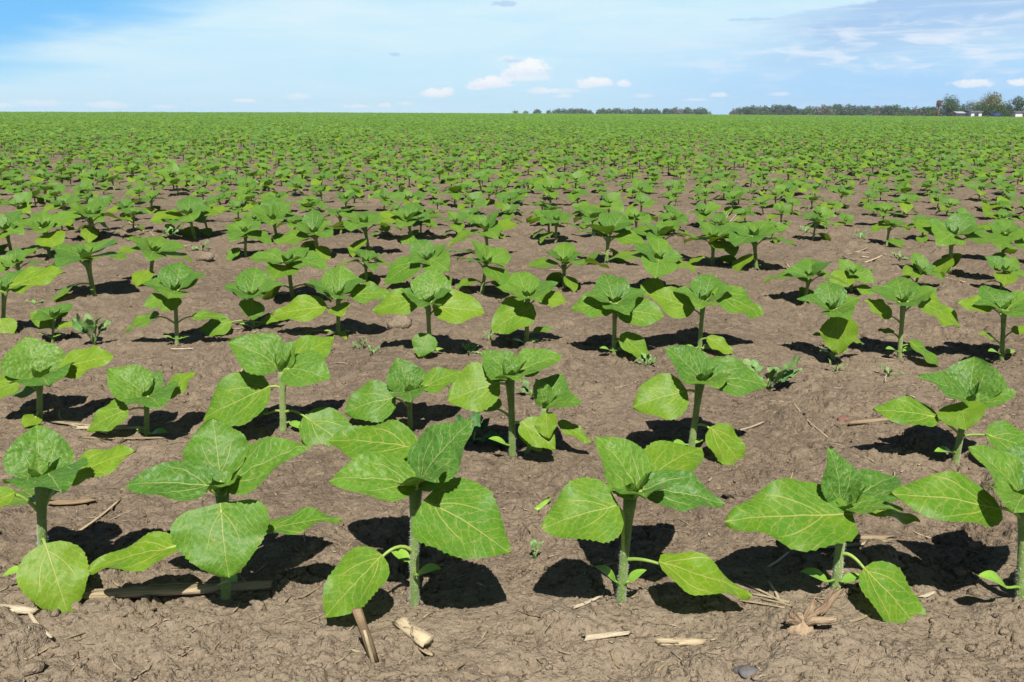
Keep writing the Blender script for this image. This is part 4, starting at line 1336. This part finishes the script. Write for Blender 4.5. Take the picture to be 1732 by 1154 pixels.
z6 = lambda c, t, w, k_='green': (840 + c / 4.558, 150 + t / 4.558 - .6, w, k_)
z5 = lambda c, t, w, k_='green': (1200 + c / 5.094, 150 + t / 5.094 - .6, w, k_)
z4 = lambda c, t, w, k_='green': (1500 + c / 7.466, 140 + t / 7.466 - .6, w, k_)
belt([z6(145, 174, 13), z6(225, 176, 12), z6(315, 167, 15), z6(402, 168, 11, 'grey')], 560, 'the sparse start of the horizon belt', 'sparse horizon trees')
belt([z6(478, 160, 15), z6(520, 159, 14), z6(575, 157, 15), z6(618, 159, 14), z6(655, 161, 13), z6(690, 165, 12), z6(718, 170, 9)], 540, 'the first dense horizon clump', 'first clump of horizon trees')
belt([z6(785, 168, 14), z6(822, 156, 14), z6(870, 160, 15), z6(930, 155, 16), z6(975, 163, 13), z6(1015, 161, 14), z6(1068, 154, 16), z6(1105, 163, 13), z6(1150, 160, 14), z6(1195, 160, 14), z6(1230, 160, 11)],
     520, 'the second horizon clump', 'second clump of horizon trees')
belt([z6(1300, 160, 15), z6(1340, 162, 13), z6(1380, 150, 18, 'grey'), z6(1427, 158, 14, 'grey'), z6(1472, 152, 15), z6(1522, 162, 13), z6(1567, 151, 17), z6(1602, 158, 12), z6(1638, 178, 8, 'grey')],
     500, 'the horizon clump left of the gap', 'third clump of horizon trees')
belt([z5(215, 172, 14, 'grey'), z5(258, 168, 13), z5(312, 162, 17), z5(372, 153, 19), z5(430, 158, 17), z5(482, 156, 16), z5(562, 147, 22), z5(612, 155, 16), z5(668, 149, 22), z5(722, 160, 15), z5(785, 182, 11)],
     440, 'the dark clump right of the gap', 'dark clump of horizon trees')
belt([z5(852, 158, 17), z5(908, 156, 16, 'grey'), z5(968, 146, 20, 'grey'), z5(1025, 158, 15), z5(1085, 141, 20), z5(1135, 148, 16, 'grey'), z5(1197, 143, 20), z5(1250, 154, 16), z5(1302, 155, 18), z5(1355, 154, 17),
      z5(1432, 148, 22, 'grey'), z5(1488, 158, 15, 'grey')], 410, 'the long mixed clump left of the farm', 'long mixed clump of horizon trees')
belt([z4(-20, 300, 14), z4(100, 290, 24), z4(168, 325, 14), z4(238, 320, 15), z4(300, 345, 14, 'grey'), z4(352, 308, 18, 'grey'), z4(415, 340, 14), z4(480, 308, 20, 'bright'), z4(565, 312, 16, 'bright')],
     340, 'the low trees left of the tower', 'low trees left of the tower')
tree(1604, 164.5, 46, 205, 'green', 'airy grey-green tree right behind the rusty water tower', own=(1, 8500, .15, 'green', .1, .08))
tree(1638, 170, 30, 208, 'grey', 'thin leafless-looking tree between the airy tree and the blossoming one', own=(2, 2600, .11, 'grey', 0, .06))
tree(1673, 159.5, 50, 200, 'bright', 'tallest farm tree with cream blossom over a green crown', own=(3, 9000, .15, 'cream', 0, .06))
tree(1701, 171, 24, 203, 'green', 'lower dark tree touching the rightmost tall farm tree', own=(4, 3600, .14, 'green', 0, .05))
tree(1718, 163.5, 30, 203, 'green', 'tall dark farm tree nearest the right edge', own=(5, 4800, .14, 'green', 0, .08))
tree(1745, 176, 26, 203, 'green', 'dark farm tree cut by the right edge', own=(6, 2200, .14, 'green', 0, .1))

M['rust'] = simple_mat('rust', (.085, .045, .032), (.16, .085, .055), 1.6, .8, .2)
M['rustdark'] = simple_mat('dark_rust', (.09, .05, .035), (.15, .085, .06), 2, .85, .2)
M['shedwall'] = simple_mat('shed_wall', (.55, .56, .58), (.68, .69, .70), .9, .7, .2)
M['shedroof'] = simple_mat('shed_roof', (.075, .085, .10), (.12, .13, .15), 1.2, .7, .3)
M['lightroof'] = simple_mat('light_roof', (.26, .30, .34), (.36, .40, .44), 1.0, .5, .4)
M['brick'] = simple_mat('brick_wall', (.28, .17, .12), (.36, .24, .18), 3, .85, .2)
M['blue'] = simple_mat('blue_paint', (.012, .045, .22), (.02, .07, .28), 2, .4, .5)
M['rubber'] = simple_mat('rubber', (.02, .02, .02), (.035, .035, .035), 8, .9, .2)
M['pane'] = simple_mat('window_pane', (.03, .035, .04), (.06, .07, .08), 3, .15, .5)


def bx(mb, x0, x1, y0, y1, z0, z1, mat=0):
    b = len(mb.v)
    for z in (z0, z1):
        for (x, y) in ((x0, y0), (x1, y0), (x1, y1), (x0, y1)): mb.v.append((x, y, z)); mb.uv.append((x, z))
    for f in ((0, 3, 2, 1), (4, 5, 6, 7), (0, 1, 5, 4), (1, 2, 6, 5), (2, 3, 7, 6), (3, 0, 4, 7)):
        mb.f.append(tuple(b + i for i in f)); mb.m.append(mat)


def far_at(px, dist):
    d = ray(px, HOR); d = d * (dist / d.y)
    return Vector((d.x, dist, float(terrain(np.array([d.x]), np.array([dist]))[0])))


def rowz(y, dist): return H + (HOR - y) / FPX * dist * 1.03


# water tower
D = 198; p = far_at(1585.5, D); t1 = rowz(173.5, D) - p.z; t0 = rowz(181.5, D) - p.z
root = empty('water_tower', p, 'rusty water tower with a drum tank on a thin column', 'water tower')
mb = MB(); mb.tube([Vector((0, 0, t0)), Vector((0, 0, t1))], .50, 20); 
for q in range(4): mb.tube([Vector((0, 0, t0 + (t1 - t0) * (.1 + .27 * q))), Vector((0, 0, t0 + (t1 - t0) * (.1 + .27 * q) + .05))], .53, 20)
tk = link('tank', mb.mesh('tank', [M['rust']]), root)
mb = MB(); mb.tube([Vector((0, 0, t1)), Vector((0, 0, t1 + .16))], [.54, .05], 20); link('tank_roof', mb.mesh('tank_roof', [M['rustdark']]), tk)
mb = MB(); mb.tube([Vector((0, 0, -.3)), Vector((0, 0, t0 + .02))], .15, 12); link('column', mb.mesh('column', [M['rustdark']]), root)
for q in range(3):
    a_ = q * 2.094 + .4; mb = MB(); mb.tube([Vector((math.cos(a_) * .9, math.sin(a_) * .9, -.3)), Vector((math.cos(a_) * .42, math.sin(a_) * .42, t0))], .04, 6); link('strut', mb.mesh('strut', [M['rustdark']]), root)


def shed(px0, px1, ywall, yroof, D, label, depth=2.6, wall='shedwall', roofm='shedroof', ndoor=3, name='shed'):
    a = far_at(px0, D); b = far_at(px1, D); z0 = min(a.z, b.z); w = b.x - a.x
    zw = rowz(ywall, D) - z0; zr = rowz(yroof, D) - z0
    root = empty(name, (a.x, D, z0), label, 'building')
    mb = MB(); bx(mb, 0, w, 0, depth, -.5, zw); link('wall', mb.mesh('wall', [M[wall]], False), root)
    mb = MB(); e = .25
    bv = len(mb.v)
    for x in (-e, w + e):
        for (y, z) in ((-e, zw - .02), (depth / 2, zr), (depth + e, zw - .02), (depth + e, zw + .08), (depth / 2, zr + .12), (-e, zw + .08)): mb.v.append((x, y, z)); mb.uv.append((x, y))
    mb.f += [(0, 1, 2, 3, 4, 5), (11, 10, 9, 8, 7, 6)] + [(i, 6 + i, 6 + (i + 1) % 6, (i + 1) % 6) for i in range(6)]; mb.m += [0] * 8
    link('roof', mb.mesh('roof', [M[roofm]], False), root)
    for i in range(ndoor):
        x = w * (i + .5) / ndoor; mb = MB(); bx(mb, x - .45, x + .45, -.06, .04, zw - 1.0, zw - .22); f = link('window', mb.mesh('window', [M['shedroof']], False), root)
        mb = MB(); bx(mb, x - .38, x + .38, -.075, -.061, zw - .94, zw - .28); link('pane', mb.mesh('pane', [M['pane']], False), f)
    return root


shed(1642, 1660, 190.4, 189.4, 196, 'low white shed with a dark roof between the thin tree and the blossoming tree', ndoor=1)
shed(1717, 1748, 191.0, 189.9, 196, 'low white shed with a dark roof cut by the right edge', ndoor=1)
shed(1618, 1630, 192.4, 190.4, 197, 'small brick house with a light roof right of the airy tree', 2.4, 'brick', 'lightroof', 2, 'brick_house')
p = far_at(1681, 188); zt = rowz(191.2, 188) - p.z
root = empty('farm_trailer', p, 'small bright blue trailer parked below the blossoming tree', 'trailer')
mb = MB(); bx(mb, 0, 1.25, 0, 1.3, zt - .55, zt - .12); bx(mb, -.03, 1.28, -.03, 1.33, zt - .20, zt - .15); link('body', mb.mesh('body', [M['blue']], False), root)
mb = MB(); mb.tube([Vector((1.35, .7, zt - .5)), Vector((1.9, .7, zt - .55))], .04, 6); link('drawbar', mb.mesh('drawbar', [M['blue']]), root)
for x in (.3, 1.05):
    mb = MB(); mb.tube([Vector((x, -.1, zt - .75)), Vector((x, .1, zt - .75))], .3, 14); link('wheel', mb.mesh('wheel', [M['rubber']]), root)
# ------------------------------------------------------------------ the air over the field
mb = MB(); bx(mb, -960, 960, -960, 960, -4.2, 16.0)
k = N('haze_air')
pvol = k.n('ShaderNodeVolumePrincipled'); pvol.inputs['Color'].default_value = (.80, .88, 1, 1); pvol.inputs['Density'].default_value = 0.00036; pvol.inputs['Anisotropy'].default_value = 0.0
outn = k.n('ShaderNodeOutputMaterial'); k.link(pvol.outputs[0], outn.inputs['Volume'])
tag(link('haze', mb.mesh('haze', [k.mat], False)), None, None, None, 'stuff')

# ------------------------------------------------------------------ light, sky, camera
SUN_EL, SUN_AZ = R(54), R(180 - 4)       # azimuth measured from +Y towards +X
sd = Vector((math.sin(SUN_AZ) * math.cos(SUN_EL), math.cos(SUN_AZ) * math.cos(SUN_EL), math.sin(SUN_EL)))
sun = bpy.data.lights.new('sun', 'SUN'); sun.energy = 5.0; sun.angle = R(0.5); sun.color = (1.0, 0.965, 0.91)
so = bpy.data.objects.new('sun', sun); COL.objects.link(so); so.location = (0, 0, 30)
so.rotation_euler = (-sd).to_track_quat('-Z', 'Y').to_euler()

w = bpy.data.worlds.new('World'); S.world = w; w.use_nodes = True
k = N('', w)
sky = k.n('ShaderNodeTexSky', sky_type='NISHITA'); sky.sun_disc = False; sky.sun_elevation = SUN_EL; sky.sun_rotation = SUN_AZ
sky.air_density = 0.45; sky.dust_density = 0.15; sky.ozone_density = 1.2
EXPO = 0.60
BG = 0.05
GAIN = 1.0 / (2 ** EXPO) / BG


def srgb(r, g, b, m=1.0):
    f = lambda c: ((c / 255 + .055) / 1.055) ** 2.4
    return (f(r) * GAIN * m, f(g) * GAIN * m, f(b) * GAIN * m, 1)


dirv = k.n('ShaderNodeTexCoord').outputs['Generated']
sp = k.n('ShaderNodeSeparateXYZ'); k.link(dirv, sp.inputs[0])
az = k.math('ARCTAN2', sp.outputs[0], sp.outputs[1]); el = k.math('ARCSINE', sp.outputs[2])
cb = k.n('ShaderNodeCombineXYZ'); k.link(az, cb.inputs[0]); k.link(el, cb.inputs[1]); pv = cb.outputs[0]


def mapped(scale, rot=0.0):
    m = k.n('ShaderNodeMapping'); m.inputs['Scale'].default_value = scale; m.inputs['Rotation'].default_value = (0, 0, rot); k.link(pv, m.inputs[0]); return m.outputs[0]


streak = k.noise(mapped((2.2, 16, 1), .20), 2.2, 5, .55, .4)
fine = k.noise(mapped((7, 30, 1), .10), 2.6, 6, .62, .5)
soft = k.noise(mapped((2.0, 6, 1), .3), 1.6, 3, .5)
# high thin cirrus sheet, its torn edge rising to the right across the blue in the north-west
edge = k.math('SUBTRACT', k.math('MULTIPLY_ADD', az, 0.36, 0.245), el)
edge = k.math('ADD', edge, k.math('MULTIPLY', k.math('SUBTRACT', streak, .5), .085))
edge = k.math('ADD', edge, k.math('MULTIPLY', k.math('SUBTRACT', fine, .5), .018))
sheet = k.smooth(edge, -.02, .045)
hor = k.smooth(el, 0.0, .10, 1, 0)
blue = k.mix(hor, srgb(122, 199, 255), srgb(176, 230, 255))
pale = k.mix(k.smooth(streak, .25, .8), srgb(204, 240, 255), srgb(226, 247, 255))
pale = k.mix(k.math('MULTIPLY', hor, .6), pale, srgb(192, 233, 255))
# the sheet thins again towards the north-east horizon
thin = k.math('MULTIPLY', k.smooth(az, -.05, .42), k.smooth(el, .03, .10, 1, 0))
col = k.mix(k.math('MULTIPLY', sheet, k.math('MULTIPLY_ADD', fine, .2, .84)), blue, pale)
col = k.mix(thin, col, srgb(172, 217, 255))
# low wisps near the left horizon
wis = k.math('MULTIPLY', k.smooth(fine, .55, .75), k.smooth(el, .005, .05, 1, .25))
col = k.mix(k.math('MULTIPLY', wis, .45), col, srgb(222, 238, 253))
# grey-lilac cloud bank in the upper right
bk = k.math('SUBTRACT', k.math('MULTIPLY_ADD', az, 0.105, .0755), el)
bk = k.math('ADD', bk, k.math('MULTIPLY', k.math('SUBTRACT', fine, .5), .026))
bank = k.math('MULTIPLY', k.math('MULTIPLY', k.smooth(bk, 0, .005), k.smooth(bk, .024, .075, 1, 0)), k.smooth(k.math('ADD', az, k.math('MULTIPLY', k.math('SUBTRACT', streak, .5), .25)), .2, .36))
col = k.mix(k.math('MULTIPLY', bank, 1.0), col, srgb(172, 206, 243))
ws = k.math('MULTIPLY', k.math('MULTIPLY', k.smooth(fine, .46, .68), k.smooth(az, .10, .32)), k.math('MULTIPLY', k.smooth(el, .025, .055), k.smooth(el, .075, .115, 1, 0)))
col = k.mix(k.math('MULTIPLY', ws, .85), col, srgb(230, 241, 255))
st2 = k.noise(mapped((2.6, 44, 1), .07), 2.4, 5, .6, .3)
w2 = k.math('MULTIPLY', k.math('MULTIPLY', k.smooth(st2, .48, .66), k.smooth(az, .02, .30)), k.math('MULTIPLY', k.smooth(el, .035, .060), k.smooth(el, .085, .125, 1, .2)))
col = k.mix(k.math('MULTIPLY', w2, .7), col, srgb(222, 237, 253))
# small fair-weather cumulus low over the horizon
puffn = k.noise(mapped((1, 1.5, 1)), 85, 6, .66)
puffw = k.noise(mapped((1, 1.2, 1)), 190, 3, .55)
pn = k.math('ADD', k.math('MULTIPLY', k.math('SUBTRACT', puffn, .5), 3.4), k.math('MULTIPLY', k.math('SUBTRACT', puffw, .5), .7))
CLOUDS = [(875, 138, 60, 9, .75), (808, 152, 20, 8, .9), (905, 118, 20, 12, 1), (868, 132, 22, 10, .9), (940, 158, 40, 5, .55), (1015, 143, 14, 7, .9), (985, 150, 18, 6, .8), (760, 158, 12, 8, .9), (890, 126, 42, 17, 1), (832, 147, 40, 12, 1), (742, 163, 27, 10, 1), (1000, 146, 34, 10, .95), (1048, 147, 14, 7, .9), (915, 158, 34, 7, .6), (860, 108, 22, 5, .5),
          (950, 166, 14, 5, .6), (1203, 165, 16, 5, .7), (1300, 164, 18, 4, .6), (1614, 153, 32, 8, .85), (1692, 152, 18, 7, 1), (430, 174, 22, 4, .85), (205, 182, 32, 7, .6),
          (90, 180, 40, 6, .5), (520, 168, 24, 7, .5), (610, 182, 22, 4, .7), (658, 181, 14, 5, .75), (690, 178, 14, 4, .6), (1080, 166, 18, 4, .5), (30, 183, 24, 4, .6), (1168, 172, 24, 3, .5), (300, 184, 20, 4, .5)]
for (x, y, rx, ry, q) in CLOUDS:
    a0 = math.atan((x - CX) / FPX); e0 = (HOR - y) / FPX
    dx = k.math('MULTIPLY', k.math('SUBTRACT', az, a0), FPX / rx)
    dy = k.math('MULTIPLY', k.math('SUBTRACT', el, e0), FPX / ry)
    # flat bases: the lower half falls off twice as fast
    dy = k.math('MAXIMUM', k.math('MULTIPLY', dy, .9), k.math('MULTIPLY', dy, -1.6))
    d = k.math('ADD', k.math('ADD', k.math('MULTIPLY', dx, dx), k.math('MULTIPLY', dy, dy)), pn)
    m = k.smooth(d, .1, 1.15, q, 0)
    col = k.mix(m, col, k.mix(k.smooth(k.math('ADD', k.math('SUBTRACT', el, e0), k.math('MULTIPLY', pn, .004)), -.006, .006), srgb(226, 238, 254), srgb(252, 254, 255)))
for (x, y, rx, ry, q) in [(855, 24, 22, 5, .55), (676, 101, 10, 3, .45), (868, 110, 18, 4, .3), (1250, 52, 46, 3, .4)]:
    a0 = math.atan((x - CX) / FPX); e0 = (HOR - y) / FPX
    dx = k.math('MULTIPLY', k.math('SUBTRACT', az, a0), FPX / rx); dy = k.math('MULTIPLY', k.math('SUBTRACT', el, e0), FPX / ry)
    d = k.math('ADD', k.math('ADD', k.math('MULTIPLY', dx, dx), k.math('MULTIPLY', dy, dy)), pn)
    col = k.mix(k.smooth(d, .2, 1.1, q, 0), col, srgb(165, 196, 240))
# the bright hazy band ends some way up; the clear deep sky above it lights the field
band = k.smooth(el, .17, .30, 1, 0)
skyc = k.mix(band, sky.outputs[0], col)
bg = k.n('ShaderNodeBackground'); bg.inputs[1].default_value = BG
k.link(skyc, bg.inputs[0])
out = k.n('ShaderNodeOutputWorld'); k.link(bg.outputs[0], out.inputs[0])

cam = bpy.data.cameras.new('camera'); cam.sensor_width = 36; cam.lens = 36 * FPX / 1732.0
cam.clip_start = 0.02; cam.clip_end = 8000
co = bpy.data.objects.new('camera', cam); COL.objects.link(co)
co.location = CAM; co.rotation_euler = (math.pi / 2 - TH, 0, 0)
S.camera = co
S.render.engine = 'CYCLES'
S.view_settings.view_transform = 'Standard'; S.view_settings.look = 'None'
S.view_settings.exposure = EXPO; S.view_settings.gamma = 1
S.cycles.max_bounces = 6; S.cycles.transparent_max_bounces = 4
